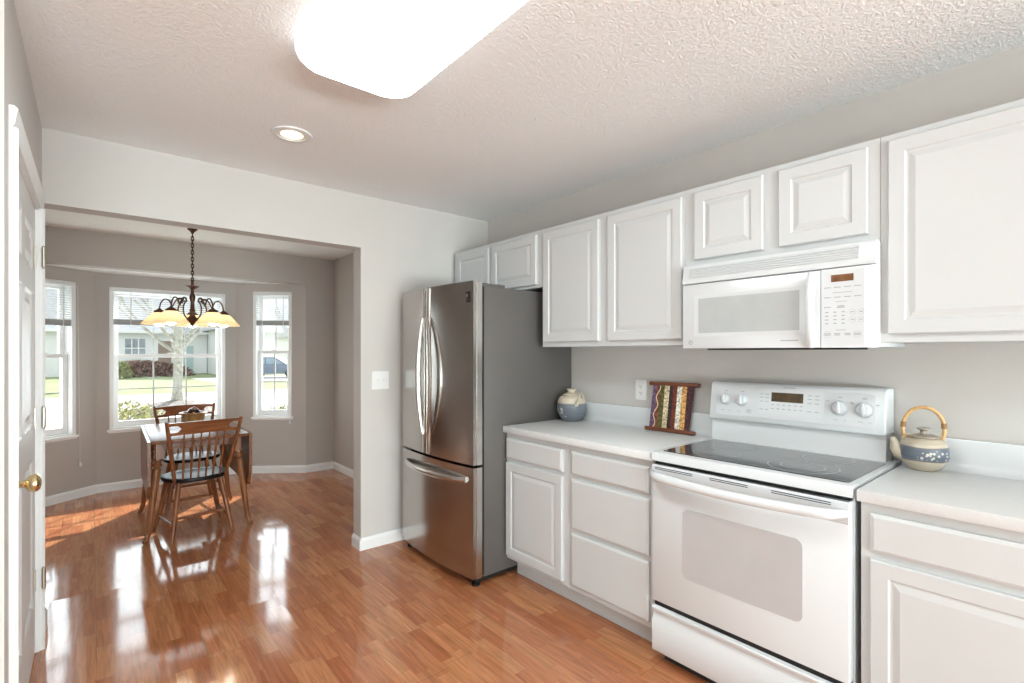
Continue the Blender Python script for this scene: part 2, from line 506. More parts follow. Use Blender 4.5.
class MB:
    def __init__(self):
        self.bm = bmesh.new()
    def _add(self, verts, faces, M=None):
        vs = [self.bm.verts.new((M @ Vector(v)) if M is not None else Vector(v)) for v in verts]
        out = []
        for f in faces:
            try:
                out.append(self.bm.faces.new([vs[i] for i in f]))
            except ValueError:
                pass
        return vs, out
    def box(self, x0, x1, y0, y1, z0, z1, bev=0.0, seg=2, M=None):
        x0, x1 = sorted((x0, x1)); y0, y1 = sorted((y0, y1)); z0, z1 = sorted((z0, z1))
        t = bmesh.new()
        v = [t.verts.new(p) for p in ((x0, y0, z0), (x1, y0, z0), (x1, y1, z0), (x0, y1, z0), (x0, y0, z1), (x1, y0, z1), (x1, y1, z1), (x0, y1, z1))]
        for f in ((0, 3, 2, 1), (4, 5, 6, 7), (0, 1, 5, 4), (1, 2, 6, 5), (2, 3, 7, 6), (3, 0, 4, 7)):
            t.faces.new([v[i] for i in f])
        if bev > 0:
            bmesh.ops.bevel(t, geom=list(t.edges), offset=bev, segments=seg, profile=0.5, affect='EDGES')
        self.merge(t, M)
        return self
    def merge(self, t, M=None):
        t.verts.ensure_lookup_table()
        t.verts.index_update()
        vs = [self.bm.verts.new((M @ q.co) if M is not None else q.co) for q in t.verts]
        for f in t.faces:
            try:
                self.bm.faces.new([vs[q.index] for q in f.verts])
            except ValueError:
                pass
        t.free()
    def prism(self, poly, a, b, axis='z', M=None):
        """poly: 2-D outline, swept from a to b along the axis (z: (x,y), x: (y,z), y: (x,z))."""
        def P(p, w):
            return {'z': (p[0], p[1], w), 'x': (w, p[0], p[1]), 'y': (p[0], w, p[1])}[axis]
        n = len(poly)
        verts = [P(p, a) for p in poly] + [P(p, b) for p in poly]
        faces = [tuple(range(n - 1, -1, -1)), tuple(range(n, 2 * n))]
        faces += [(i, (i + 1) % n, n + (i + 1) % n, n + i) for i in range(n)]
        self._add(verts, faces, M)
        return self
    def lathe(self, prof, seg=24, M=None, cap=True, flute=0.0, nf=20):
        """prof: (radius, height) from bottom to top, about local z."""
        verts, faces = [], []
        for r, z in prof:
            for k in range(seg):
                a = 2 * PI * k / seg
                rr = r * (1 + flute * math.cos(nf * a))
                verts.append((rr * math.cos(a), rr * math.sin(a), z))
        for i in range(len(prof) - 1):
            for k in range(seg):
                k2 = (k + 1) % seg
                faces.append((i * seg + k, i * seg + k2, (i + 1) * seg + k2, (i + 1) * seg + k))
        if cap:
            faces.append(tuple(range(seg - 1, -1, -1)))
            m = (len(prof) - 1) * seg
            faces.append(tuple(range(m, m + seg)))
        self._add(verts, faces, M)
        return self
    def tube(self, path, r, seg=8, M=None, flat=1.0, closed=False):
        path = [Vector(p) for p in path]
        n = len(path)
        rs = r if isinstance(r, (list, tuple)) else [r] * n
        verts, faces = [], []
        prev = None
        for i in range(n):
            if closed:
                t = path[(i + 1) % n] - path[i - 1]
            else:
                t = path[min(i + 1, n - 1)] - path[max(i - 1, 0)]
            t.normalize()
            if prev is None:
                ref = Vector((0, 0, 1)) if abs(t.z) < 0.9 else Vector((1, 0, 0))
                u = t.cross(ref).normalized()
            else:
                u = (prev - t * prev.dot(t))
                if u.length < 1e-6:
                    u = t.orthogonal()
                u.normalize()
            prev = u
            w = t.cross(u)
            for k in range(seg):
                a = 2 * PI * k / seg
                verts.append(path[i] + (u * math.cos(a) + w * math.sin(a) * flat) * rs[i])
        m = n if closed else n - 1
        for i in range(m):
            j = (i + 1) % n
            for k in range(seg):
                k2 = (k + 1) % seg
                faces.append((i * seg + k, i * seg + k2, j * seg + k2, j * seg + k))
        if not closed:
            faces.append(tuple(range(seg - 1, -1, -1)))
            faces.append(tuple(range((n - 1) * seg, n * seg)))
        self._add(verts, faces, M)
        return self
    def panel(self, M, w, h, prof, back=True):
        """Concentric rectangles: prof = [(inset, height)...] over a w x h rectangle in local (u, v), height along n."""
        verts, faces = [], []
        for ins, d in prof:
            verts += [(ins, ins, d), (w - ins, ins, d), (w - ins, h - ins, d), (ins, h - ins, d)]
        for i in range(len(prof) - 1):
            for k in range(4):
                k2 = (k + 1) % 4
                faces.append((i * 4 + k, i * 4 + k2, (i + 1) * 4 + k2, (i + 1) * 4 + k))
        m = (len(prof) - 1) * 4
        faces.append((m, m + 1, m + 2, m + 3))
        if back:
            faces.append((3, 2, 1, 0))
        self._add(verts, faces, M)
        return self
    def build(self, name, m, parent=None, world=True, smooth=35.0, label=None):
        bm = self.bm
        bmesh.ops.recalc_face_normals(bm, faces=list(bm.faces))
        if parent is not None and world:
            inv = WORLD[parent.name].inverted()
            bm.transform(inv)
        if smooth:
            th = math.radians(smooth)
            for f in bm.faces:
                f.smooth = True
            for e in bm.edges:
                if len(e.link_faces) == 2:
                    e.smooth = e.calc_face_angle(0) < th
                else:
                    e.smooth = False
        me = bpy.data.meshes.new(name)
        bm.to_mesh(me)
        bm.free()
        mats = m if isinstance(m, (list, tuple)) else [m]
        for k in mats:
            me.materials.append(MAT[k] if isinstance(k, str) else k)
        o = bpy.data.objects.new(name, me)
        COL.objects.link(o)
        if parent is not None:
            o.parent = parent
            WORLD[o.name] = WORLD[parent.name].copy()
        else:
            WORLD[o.name] = Matrix.Identity(4)
        if label:
            o['label'] = label
        return o

def thing(name, label, cat, loc=(0, 0, 0), rot=0.0, group=None):
    o = bpy.data.objects.new(name, None)
    COL.objects.link(o)
    o.empty_display_size = 0.1
    o.location = loc
    o.rotation_euler = (0, 0, rot)
    WORLD[o.name] = Matrix.Translation(loc) @ Matrix.Rotation(rot, 4, 'Z')
    o['label'] = label
    o['category'] = cat
    if group:
        o['group'] = group
    return o

def place(o, loc, rot=0.0):
    o.location = loc
    o.rotation_euler = (0, 0, rot)

def dup(root, loc, rot, label):
    r = root.copy()
    COL.objects.link(r)
    place(r, loc, rot)
    r['label'] = label
    for ch in list(root.children):
        c = ch.copy()
        COL.objects.link(c)
        c.parent = r
        for g in list(ch.children):
            d = g.copy()
            COL.objects.link(d)
            d.parent = c
    return r

def struct(o, label=None, cat=None):
    o['kind'] = 'structure'
    if label:
        o['label'] = label
    if cat:
        o['category'] = cat
    return o

def tag(o, label, cat, group=None):
    o['label'] = label
    o['category'] = cat
    if group:
        o['group'] = group
    return o

def frame(origin, u, v, n):
    M = Matrix.Identity(4)
    for i, a in enumerate((Vector(u), Vector(v), Vector(n))):
        M[0][i], M[1][i], M[2][i] = a.x, a.y, a.z
    M[0][3], M[1][3], M[2][3] = origin
    return M

# axis-swapping matrix: local z (lathe axis) -> given direction
def axis_to(p, d):
    q = Vector(d).to_track_quat('Z', 'Y').to_matrix().to_4x4()
    return Matrix.Translation(p) @ q

def arc(cx, cy, r, a0, a1, n=10):
    return [(cx + r * math.cos(a0 + (a1 - a0) * i / n), cy + r * math.sin(a0 + (a1 - a0) * i / n)) for i in range(n + 1)]

def rrect(x0, x1, y0, y1, r, n=6):
    return arc(x1 - r, y0 + r, r, -PI / 2, 0, n) + arc(x1 - r, y1 - r, r, 0, PI / 2, n) + arc(x0 + r, y1 - r, r, PI / 2, PI, n) + arc(x0 + r, y0 + r, r, PI, 1.5 * PI, n)

# ---------------------------------------------------------------- room dimensions
XR, YP, XL, CEIL = 2.505, 3.286, -0.184, 2.437
XJ, HDR, YPB = 1.411, 2.076, 3.410
YD, XDR, XDL = 5.818, 2.165, -0.92
BXL, BXR, BAYL, BAYR, YB, BAYC = -0.585, 1.854, 0.034, 1.235, 6.266, 2.128
YC = 1.945           # near corner of the closet wall
XBACK, YBACK, XLL = XR, -5.6, -2.7

# floor
b = MB()
b.box(XLL - .1, XR + .1, YBACK - .1, YPB + 0.01, -0.1, 0)
b.prism([(XDL, YPB + .01), (XDR + .1, YPB + .01), (XDR + .1, YD), (BXR + .05, YD), (BAYR, YB + .1), (BAYL, YB + .1), (BXL - .05, YD), (XDL, YD)], -0.1, 0)
struct(b.build('floor', 'floor', smooth=0))
# ceilings
b = MB(); b.box(XLL, XR + .1, YBACK, YP + .06, CEIL, CEIL + .12); struct(b.build('ceiling_kitchen', 'ceiling', smooth=0))
b = MB(); b.box(XDL, XDR + .1, YP + .06, YD + .12, CEIL, CEIL + .12); struct(b.build('ceiling_dining', 'ceiling', smooth=0))
b = MB(); b.prism([(BXL, YD + .12), (BXR, YD + .12), (BAYR + .1, YB + .14), (BAYL - .1, YB + .14)], BAYC, BAYC + .1); struct(b.build('ceiling_bay', 'ceiling', smooth=0))
# walls
def wall_box(name, *boxes):
    q = MB()
    for bb in boxes:
        q.box(*bb)
    return struct(q.build(name, 'dining_wall' if 'dining' in name else 'wall', smooth=0))
wall_box('wall_right', (XR, XR + .12, YBACK, YP + .06, 0, CEIL))
wall_box('wall_partition', (XJ, XR, YP, YPB, 0, CEIL), (XL - .12, XJ, YP, YPB, HDR, CEIL))
DY0, DY1, DH = 2.105, 3.115, 2.008
wall_box('wall_left', (XL - .12, XL, YC, DY0, 0, CEIL), (XL - .12, XL, DY1, YP, 0, CEIL), (XL - .12, XL, DY0, DY1, DH, CEIL), (XL - .12, XL, YP, YPB, 0, HDR))
wall_box('wall_closet_front', (XLL, XL - .12, YC, YC + .12, 0, CEIL))
wall_box('wall_far_left', (XLL - .12, XLL, YBACK, YC + .12, 0, CEIL))
wall_box('wall_back', (XLL, -2.4, YBACK - .12, YBACK, 0, CEIL), (2.2, XR, YBACK - .12, YBACK, 0, CEIL), (-2.4, 2.2, YBACK - .12, YBACK, 2.3, CEIL))
wall_box('wall_dining_right', (XDR, XDR + .12, YPB, YD + .12, 0, CEIL))
wall_box('wall_dining_left', (XDL - .12, XDL, YPB, YD + .12, 0, CEIL))
wall_box('wall_dining_near', (XDL, XL - .12, YPB - .12, YPB, 0, CEIL))
wall_box('wall_dining_far', (BXR, XDR, YD, YD + .12, 0, CEIL), (XDL, BXL, YD, YD + .12, 0, CEIL), (BXL, BXR, YD, YD + .12, BAYC, CEIL))

# bay walls: (name, start, end, window u0, u1, z0, z1)
def bay_frame(a, c):
    a = Vector((a[0], a[1], 0)); c = Vector((c[0], c[1], 0))
    u = (c - a).normalized()
    n = Vector((u.y, -u.x, 0))       # into the room
    return frame(a, u, (0, 0, 1), n), (c - a).length
WT = 0.14
def bay_wall(name, a, c, u0, u1, z0, z1, e0=0.0, e1=0.0):
    M, Lw = bay_frame(a, c)
    q = MB()
    # local axes: x = u, y = v (up), z = n (into the room)
    q.box(-e0, u0, 0, BAYC + .02, -WT, 0, M=M)
    q.box(u1, Lw + e1, 0, BAYC + .02, -WT, 0, M=M)
    q.box(u0, u1, 0, z0, -WT, 0, M=M)
    q.box(u0, u1, z1, BAYC + .02, -WT, 0, M=M)
    struct(q.build(name, 'dining_wall', smooth=0))
    return M
CW = (0.100, 1.090, 0.600, 1.995)     # centre window in wall coordinates (u from the left corner)
SW_R = (0.190, 0.602, 0.632, 2.035)
BL_L = math.hypot(BAYL - BXL, YB - YD)
SW_L = (BL_L - 0.602, BL_L - 0.190, 0.592, 2.005)
A_C = (BAYL, YB); B_C = (BAYR, YB)
M_C = bay_wall('wall_bay_center', A_C, B_C, CW[0], CW[1], CW[2], CW[3], .04, .04)
M_R = bay_wall('wall_bay_right', B_C, (BXR, YD), SW_R[0], SW_R[1], SW_R[2], SW_R[3])
M_L = bay_wall('wall_bay_left', (BXL, YD), A_C, SW_L[0], SW_L[1], SW_L[2], SW_L[3])

# baseboards: profile swept along straight runs (a -> c with the room on the right-hand side of travel)
def baseboard(name, runs, hh=0.083, t=0.014):
    q = MB()
    for a, c in runs:
        a = Vector((a[0], a[1], 0)); c = Vector((c[0], c[1], 0))
        u = (c - a).normalized(); n = Vector((u.y, -u.x, 0))
        M = frame(a, n, (0, 0, 1), u)
        q.prism([(0, 0), (t, 0), (t, hh * .78), (t * .55, hh * .93), (t * .4, hh), (0, hh)], 0, (c - a).length, 'z', M)
    return struct(q.build(name, 'trim', smooth=0))
baseboard('baseboard_partition', [((XJ, YP), (XJ + .30, YP)), ((XJ + .3, YP), (XR, YP))])
baseboard('baseboard_jamb', [((XJ, YPB), (XJ, YP - .014))])
baseboard('baseboard_dining_right', [((XDR, YD), (XDR, YPB))])
baseboard('baseboard_dining_far', [((BXR - .008, YD), (XDR, YD)), ((XDL, YD), (BXL + .008, YD))])
baseboard('baseboard_bay', [((BXL, YD), A_C), (A_C, B_C), (B_C, (BXR, YD))])
baseboard('baseboard_left', [((XL, YC), (XL, 2.035)), ((XL, 3.178), (XL, YPB))])

# ---------------------------------------------------------------- windows
def window(name, M, W, cols, sill_over):
    u0, u1, z0, z1 = W
    zm = z0 + (z1 - z0) * 0.518
    # frame / jambs
    q = MB()
    fw = 0.028
    q.box(u0 - .004, u0 + fw, z0, z1, -WT - .01, 0.006, .003, 1, M)
    q.box(u1 - fw, u1 + .004, z0, z1, -WT - .01, 0.006, .003, 1, M)
    q.box(u0 - .004, u1 + .004, z1 - fw, z1 + .004, -WT - .01, 0.0065, .003, 1, M)
    q.box(u0 - .004, u1 + .004, z0 - .004, z0 + .018, -WT - .01, 0.0, .003, 1, M)
    fr = struct(q.build(name, 'vinyl'))
    def sash(nm, za, zb, n0, n1, rows, rail):
        s = MB()
        st = 0.042
        a, c = u0 + fw - .002, u1 - fw + .002
        s.box(a, a + st, za, zb, n0, n1, .004, 1, M)
        s.box(c - st, c, za, zb, n0, n1, .004, 1, M)
        s.box(a + st - .002, c - st + .002, za, za + rail[0], n0, n1, .004, 1, M)
        s.box(a + st - .002, c - st + .002, zb - rail[1], zb, n0, n1, .004, 1, M)
        so = s.build('sash', 'vinyl', fr)
        g0, g1 = za + rail[0], zb - rail[1]
        m_ = MB()
        nn = (n0 + n1) / 2
        for k in range(1, cols):
            uu = a + st + (c - a - 2 * st) * k / cols
            m_.box(uu - .007, uu + .007, g0 - .001, g1 + .001, nn - .004, nn + .004, M=M)
        for k in range(1, rows):
            zz = g0 + (g1 - g0) * k / rows
            m_.box(a + st - .001, c - st + .001, zz - .006, zz + .006, nn - .0035, nn + .0035, M=M)
        m_.build('grid', 'muntin', so)
        p = MB()
        p.box(a + st - .003, c - st + .003, g0 - .003, g1 + .003, nn - .012, nn - .009, M=M)
        p.build('pane', 'glass', so)
        return so
    sash('lower_sash', z0 + .018, zm + .018, -.085, -.052, 2, (.055, .036))
    sash('upper_sash', zm - .018, z1 - fw + .002, -.122, -.089, 2, (.036, .042))
    # sash lock on the meeting rail
    k = MB(); um = (u0 + u1) / 2
    k.box(um - .022, um + .022, zm + .018, zm + .03, -.08, -.055, .004, 2, M)
    k.build('sash_lock', 'vinyl', fr)
    s = MB()
    s.box(u0 - .022, u1 + .022, z0 - .024, z0, -.05, sill_over, .006, 2, M)
    s.box(u0 - .012, u1 + .012, z0 - .036, z0 - .023, -.001, .010, .003, 1, M)
    s.build('sill', 'vinyl', fr)
    return fr
struct(window('window_1', M_L, SW_L, 2, .022), 'narrow white double-hung window in the left side of the bay', 'window')
struct(window('window_2', M_C, CW, 3, .016), 'wide white double-hung window in the middle of the bay', 'window')
struct(window('window_3', M_R, SW_R, 2, .022), 'narrow white double-hung window in the right side of the bay', 'window')

def blind(M, W, zbot, label, tassel, tside, wand=True):
    u0, u1, z0, z1 = W
    o = MB()
    p = M @ Vector(((u0 + u1) / 2, zbot, -.02))
    t = thing('window_blind', label, 'blind', (p.x, p.y, zbot), 0, 'mini blinds in the bay windows')
    h_ = MB(); h_.box(u0 + .002, u1 - .002, z1 - .034, z1 - .002, -.038, .012, .003, 1, M); h_.build('head_rail', 'slat', t)
    s = MB()
    z = zbot + .062
    while z < z1 - .045:
        s.prism([(z + .004, -.034), (z + .0055, -.022), (z - .003, -.010), (z - .004, -.010), (z + .0043, -.022), (z + .003, -.034)], u0 + .008, u1 - .008, 'x', M)
        z += .0215
    s.build('slats', 'slat', t)
    g = MB()
    g.box(u0 + .007, u1 - .007, zbot + .014, zbot + .056, -.036, -.009, .001, 1, M)
    g.box(u0 + .007, u1 - .007, zbot, zbot + .013, -.037, -.008, .003, 1, M)
    g.build('bottom_stack', 'stack', t)
    nl = 2 if u1 - u0 < .6 else 3
    for k in range(nl):
        uu = u0 + (u1 - u0) * ((k + .5) / nl if nl == 3 else (.22, .78)[k])
        c = MB()
        c.box(uu - .004, uu + .004, zbot - .002, z1 - .034, -.0075, -.0065, M=M)
        c.build('ladder_tape', 'cord', t)
    if tassel is not None:
        uu = tside
        c = MB()
        P0 = [M @ Vector((uu, z1 - .03, .016)), M @ Vector((uu, (z1 + tassel) / 2, .030)), M @ Vector((uu + .01, tassel + .02, .030))]
        c.tube(P0, .0022, 6)
        co = c.build('pull_cord', 'cord', t)
        w = MB(); w.lathe([(.004, .042), (.010, .036), (.014, .002), (.013, 0)][::-1], 12, axis_to(M @ Vector((uu + .01, tassel - .018, .030)), (0, 0, 1)))
        w.build('tassel', 'slat', co)
    return t
blind(M_L, SW_L, 1.600, 'half-raised white mini blind in the left bay window with a long pull cord', 0.315, SW_L[1] + .012)
blind(M_C, CW, 1.630, 'half-raised white mini blind across the wide middle bay window', None, 0)
blind(M_R, SW_R, 1.660, 'half-raised white mini blind in the narrow right bay window', 0.575, SW_R[1] - .012)

# ---------------------------------------------------------------- closet door in the left wall
def six_panel(M, w, h):
    q = MB()
    sx = [0, .115, w / 2 - .05, w / 2 + .05, w - .115, w]
    sz = [0, .23, .88, 1.03, 1.60, 1.70, h - .115, h]
    holes = {(i, j) for i in (1, 3) for j in (1, 3, 5)}
    for i in range(5):
        for j in range(7):
            a, c, d, e = sx[i], sx[i + 1], sz[j], sz[j + 1]
            if (i, j) in holes:
                Mi = M @ Matrix.Translation((a, d, 0))
                q.panel(Mi, c - a, e - d, [(0, 0), (.008, -.004), (.014, -.010), (.030, -.010), (.055, -.003)], back=False)
            else:
                q._add([(a, d, 0), (c, d, 0), (c, e, 0), (a, e, 0)], [(0, 1, 2, 3)], M)
    # slab sides and back
    q._add([(0, 0, 0), (w, 0, 0), (w, h, 0), (0, h, 0), (0, 0, -.035), (w, 0, -.035), (w, h, -.035), (0, h, -.035)],
           [(0, 1, 5, 4), (1, 2, 6, 5), (2, 3, 7, 6), (3, 0, 4, 7), (7, 6, 5, 4)], M)
    return q
# faces +x; u runs along -y?  u x v must give +x : u = +y, v = z
DM = frame((XL - .012, DY0 + .006, .012), (0, 1, 0), (0, 0, 1), (1, 0, 0))
q = six_panel(DM, DY1 - DY0 - .012, DH - .018)
door = struct(q.build('door_1', 'door', smooth=0), 'white six-panel closet door in the left wall', 'door')
q = MB()
kz, ky = 0.945, DY0 + .068
Mk = axis_to((XL - .012, ky, kz), (1, 0, 0))
q.lathe([(.031, -.001), (.031, .004), (.026, .008), (.012, .011), (.0105, .032), (.014, .038), (.024, .044), (.0285, .054), (.0275, .064), (.020, .071), (.008, .074)], 24, Mk)
q.build('door_knob', 'brass', door, label='polished brass door knob')
for hz in (1.79, 1.062, .33):
    q = MB()
    q.lathe([(.0075, -.045), (.0075, .045)], 10, Matrix.Translation((XL + .0165, DY1 - .004, hz)))
    q.lathe([(.004, -.052), (.006, -.045)], 8, Matrix.Translation((XL + .0165, DY1 - .004, hz)))
    q.lathe([(.006, .045), (.004, .052)], 8, Matrix.Translation((XL + .0165, DY1 - .004, hz)))
    q.box(XL - .014, XL - .008, DY1 - .032, DY1 - .008, hz - .045, hz + .045)
    q.build('hinge', 'hinge', door, label='small metal hinge')
def casing(name, y0, y1, z0, z1, vertical=True):
    q = MB()
    w = (y1 - y0) if vertical else (z1 - z0)
    prof = [(0, 0), (0, .012), (w * .12, .020), (w * .35, .017), (w * .8, .013), (w, .008), (w, 0)]
    if vertical:
        M = frame((XL, y0, z0), (0, 1, 0), (1, 0, 0), (0, 0, 1))
        q.prism([(p[0], p[1]) for p in prof], 0, z1 - z0, 'z', M)
    else:
        M = frame((XL, y0, z0), (0, 0, 1), (1, 0, 0), (0, 1, 0))
        q.prism([(w - p[0], p[1]) for p in prof], 0, y1 - y0, 'z', M)
    return struct(q.build(name, 'trim', smooth=0))
casing('trim_1', 2.040, DY0 - .003, 0, DH + .003)
q = MB()
casing('trim_2', DY1 + .003, 3.178, 0, DH + .003)
casing('trim_3', 2.040, 3.178, DH + .003, DH + .066, False)
q = MB()   # door stop / jamb lining
q.box(XL - .115, XL + .001, DY0 - .001, DY0 + .005, 0, DH)
q.box(XL - .115, XL + .001, DY1 - .005, DY1 + .001, 0, DH)
q.box(XL - .115, XL + .001, DY0, DY1, DH - .005, DH + .001)
struct(q.build('trim_4', 'trim', smooth=0))

# ---------------------------------------------------------------- kitchen cabinets
def cab_M(x, y_left, z):          # a face looking to -x: u runs to the right as seen (towards -y)
    return frame((x, y_left, z), (0, -1, 0), (0, 0, 1), (-1, 0, 0))
RAISED = [(0, 0), (0, .015), (.004, .019), (.048, .019), (.053, .0135), (.059, .0135), (.078, .0185), (.084, .0185)]
SLAB = [(0, 0), (0, .012), (.010, .018), (.012, .0185)]
RAISED_S = [(0, 0), (0, .015), (.004, .019), (.050, .019), (.054, .0140), (.060, .0140), (.076, .0185), (.080, .0185)]

def front(parent, name, x, ya, yb, z0, z1, prof):
    q = MB()
    q.panel(cab_M(x, ya, z0), ya - yb, z1 - z0, prof)
    return q.build(name, 'cab', parent, smooth=0)

XU = 2.169           # face frame of the wall cabinets
def wall_cabinet(ya, yb, z0, z1, doors, label):
    t = thing('wall_cabinet', label, 'cabinet', (XR, (ya + yb) / 2, z0), 0)
    q = MB()
    q.box(XU, XR - .001, yb, ya, z0, z1, .0015, 1)
    q.build('cabinet_box', 'cab', t, smooth=0)
    for (da, db, d0, d1) in doors:
        front(t, 'cabinet_door', XU, da, db, d0, d1, RAISED)
    return t
ZT = 2.129
wall_cabinet(3.272, 2.2795, 1.768, ZT, [(3.218, 2.818, 1.787, 2.100), (2.778, 2.321, 1.787, 2.100)], 'low white two-door wall cabinet above the refrigerator')
wall_cabinet(2.278, 1.2925, 1.391, ZT, [(2.256, 1.812, 1.420, 2.100), (1.749, 1.301, 1.420, 2.100)], 'tall white two-door wall cabinet between refrigerator and microwave')
wall_cabinet(1.2915, .5195, 1.757, ZT, [(1.237, .924, 1.788, 2.102), (.862, .554, 1.788, 2.102)], 'low white two-door wall cabinet directly over the microwave')
wall_cabinet(.5185, -.95, 1.391, ZT, [(.494, .03, 1.421, 2.104), (-.03, -.49, 1.421, 2.104)], 'tall white wall cabinet right of the microwave, above the teapot')

XB = 1.920           # face frame of the base cabinets
def base_cabinet(ya, yb, parts, label):
    t = thing('base_cabinet', label, 'cabinet', (XR, (ya + yb) / 2, 0), 0)
    q = MB()
    q.box(XB, XR - .001, yb, ya, .118, .8755, .0015, 1)
    q.build('cabinet_box', 'cab', t, smooth=0)
    q = MB()
    q.box(2.005, XR - .002, yb, ya, 0, .1185)
    q.build('toe_kick', 'cab', t, smooth=0)
    for (kind, da, db, d0, d1) in parts:
        front(t, 'cabinet_door' if kind == 'door' else 'drawer_front', XB, da, db, d0, d1, RAISED if kind == 'door' else SLAB)
    return t
base_cabinet(2.330, 1.8155, [('drawer', 2.319, 1.851, .722, .842), ('door', 2.319, 1.851, .142, .700)], 'white base cabinet with one drawer over one door beside the refrigerator')
base_cabinet(1.8145, 1.294, [('drawer', 1.787, 1.314, .722, .842), ('drawer', 1.787, 1.314, .441, .698), ('drawer', 1.787, 1.314, .146, .419)], 'white base cabinet with three stacked drawers left of the range')
base_cabinet(.512, -.95, [('drawer', .484, .02, .720, .842), ('door', .484, .02, .142, .696), ('drawer', -.03, -.49, .720, .842), ('door', -.03, -.49, .142, .696)], 'white base cabinet with drawer and door right of the range')

def countertop(ya, yb, label):
    t = thing('countertop', label, 'countertop', (XR, (ya + yb) / 2, .876), 0)
    q = MB()
    q.box(1.891, XR - .001, yb, ya, .876, .914, .0035, 2)
    q.build('worktop', 'counter', t)
    q = MB()
    q.prism([(XR - .001, .9142), (2.452, .9142), (2.470, .920), (2.481, .932), (2.485, .948), (2.485, 1.026), (2.488, 1.031), (XR - .001, 1.031)], yb, ya, 'y')
    q.build('backsplash', 'enamel', t)
    return t
countertop(2.333, 1.2935, 'white laminate countertop left of the range holding the stoneware jar')
countertop(.5175, -.95, 'white laminate countertop right of the range holding the teapot')

# ---------------------------------------------------------------- refrigerator
FY0, FY1 = 2.335, 3.165
t = thing('refrigerator', 'stainless steel french-door refrigerator with bottom freezer and dark grey sides', 'refrigerator', (2.1, (FY0 + FY1) / 2, 0))
q = MB()
q.box(1.752, 2.495, FY0, FY1, .045, 1.745, .004, 2)
q.build('case', 'fridge_side', t, label='dark grey painted case')
DL, DR = 3.172, 2.322
def bow(y):                      # plan curve of the door fronts
    s = (y - (DL + DR) / 2) / ((DL - DR) / 2)
    return 1.667 - .030 * (1 - s * s)
def door_slab(ya, yb, z0, z1, mname, nm):
    n = 14
    ptsf = []
    for i in range(n + 1):
        y = ya + (yb - ya) * i / n
        ptsf.append((bow(y), y))
    # rounded outer corners
    poly = [(1.728, ya)] + ptsf + [(1.728, yb)]
    q = MB()
    q.prism(poly, z0, z1, 'z')
    return q.build(nm, mname, t, smooth=30)
YG = 2.792
dl = door_slab(DL, YG + .003, .708, 1.768, 'steel', 'left_door')
dr = door_slab(YG - .003, DR, .708, 1.768, 'steel', 'right_door')
fz = door_slab(DL, DR, .055, .692, 'steel', 'freezer_drawer')
# light edge trim along the hinge side of the doors
for z0, z1, par in ((  .708, 1.768, dr), (.055, .692, fz)):
    q = MB(); q.box(1.690, 1.727, DR - .0035, DR - .0005, z0, z1); q.build('edge_trim', 'steel_light', par)
q = MB()
q.box(1.727, 1.754, FY0 + .001, FY1 - .004, .06, 1.742)
q.build('door_gasket', 'black', t)
# vertical trim strips and bowed handles either side of the door gap
for sgn, par in ((1, dl), (-1, dr)):
    y0_ = YG + sgn * .024
    q = MB()
    x = bow(y0_)
    q.box(x - .010, x + .012, y0_ - .017, y0_ + .017,   .712, 1.765, .004, 2)
    q.build('handle_strip', 'steel_light', par)
    q = MB()
    P = []
    for i in range(25):
        f = i / 24
        z = .835 + (1.575 - .835) * f
        s = math.sin(PI * f) ** .75
        P.append((x - .012 - .024 * s, y0_ + sgn * (.002 + (.018 if sgn > 0 else .072) * s), z))
    q.tube(P, [.008 + .006 * math.sin(PI * i / 24) for i in range(25)], 12, flat=1.5)
    q.build('handle', 'steel_light', par)
q = MB()
P = []
for i in range(25):
    f = i / 24
    y = 3.075 + (2.385 - 3.075) * f
    s = math.sin(PI * f) ** .6
    P.append((bow(y) - .006 - .045 * s, y, .618 - .004 * s))
q.tube(P, .014, 10, flat=1.2)
q.build('handle', 'steel_light', fz)
# hinge covers on top
for y in (FY0 + .075, FY1 - .075):
    q = MB(); q.box(1.70, 1.93, y - .055, y + .055, 1.745, 1.7665, .006, 2); q.build('hinge_cover', 'fridge_side', t)
# black badge with a pale symbol
q = MB()
yb_ = 2.372
xb_ = bow(yb_)
q.box(xb_ - .0015, xb_ + .004, yb_ - .022, yb_ + .022, 1.646, 1.708)
bd = q.build('badge', 'black', dr)
q = MB()
q.lathe([(.009, 0), (.009, .0012)], 16, axis_to((xb_ - .0014, yb_, 1.688), (-1, 0, 0)))
q.box(xb_ - .0024, xb_ - .0012, yb_ - .005, yb_ + .005, 1.672, 1.681)
q.box(xb_ - .0024, xb_ - .0012, yb_ - .016, yb_ + .016, 1.6625, 1.6645)
q.box(xb_ - .0024, xb_ - .0012, yb_ - .014, yb_ + .014, 1.6535, 1.6555)
q.build('badge_symbol', 'steel_light', bd)
# base grille and feet
q = MB(); q.box(1.70, 2.45, FY0 + .01, FY1 - .01, .022, .05); q.build('base_grille', 'black', t)
for y in (FY0 + .03, FY1 - .03):
    for x in (1.715, 2.42):
        q = MB(); q.lathe([(.024, 0), (.024, .012), (.012, .014), (.012, .03)], 14, Matrix.Translation((x, y, 0))); q.build('foot', 'black', t)

# ---------------------------------------------------------------- electric range
RY0, RY1 = .527, 1.285
t = thing('electric_range', 'white free-standing electric range with smooth black glass top', 'stove', (2.2, .906, 0))
q = MB()
q.box(1.925, 2.47, RY0 + .003, RY1 - .003, .03, .895)
q.build('body', 'enamel', t)
q = MB()
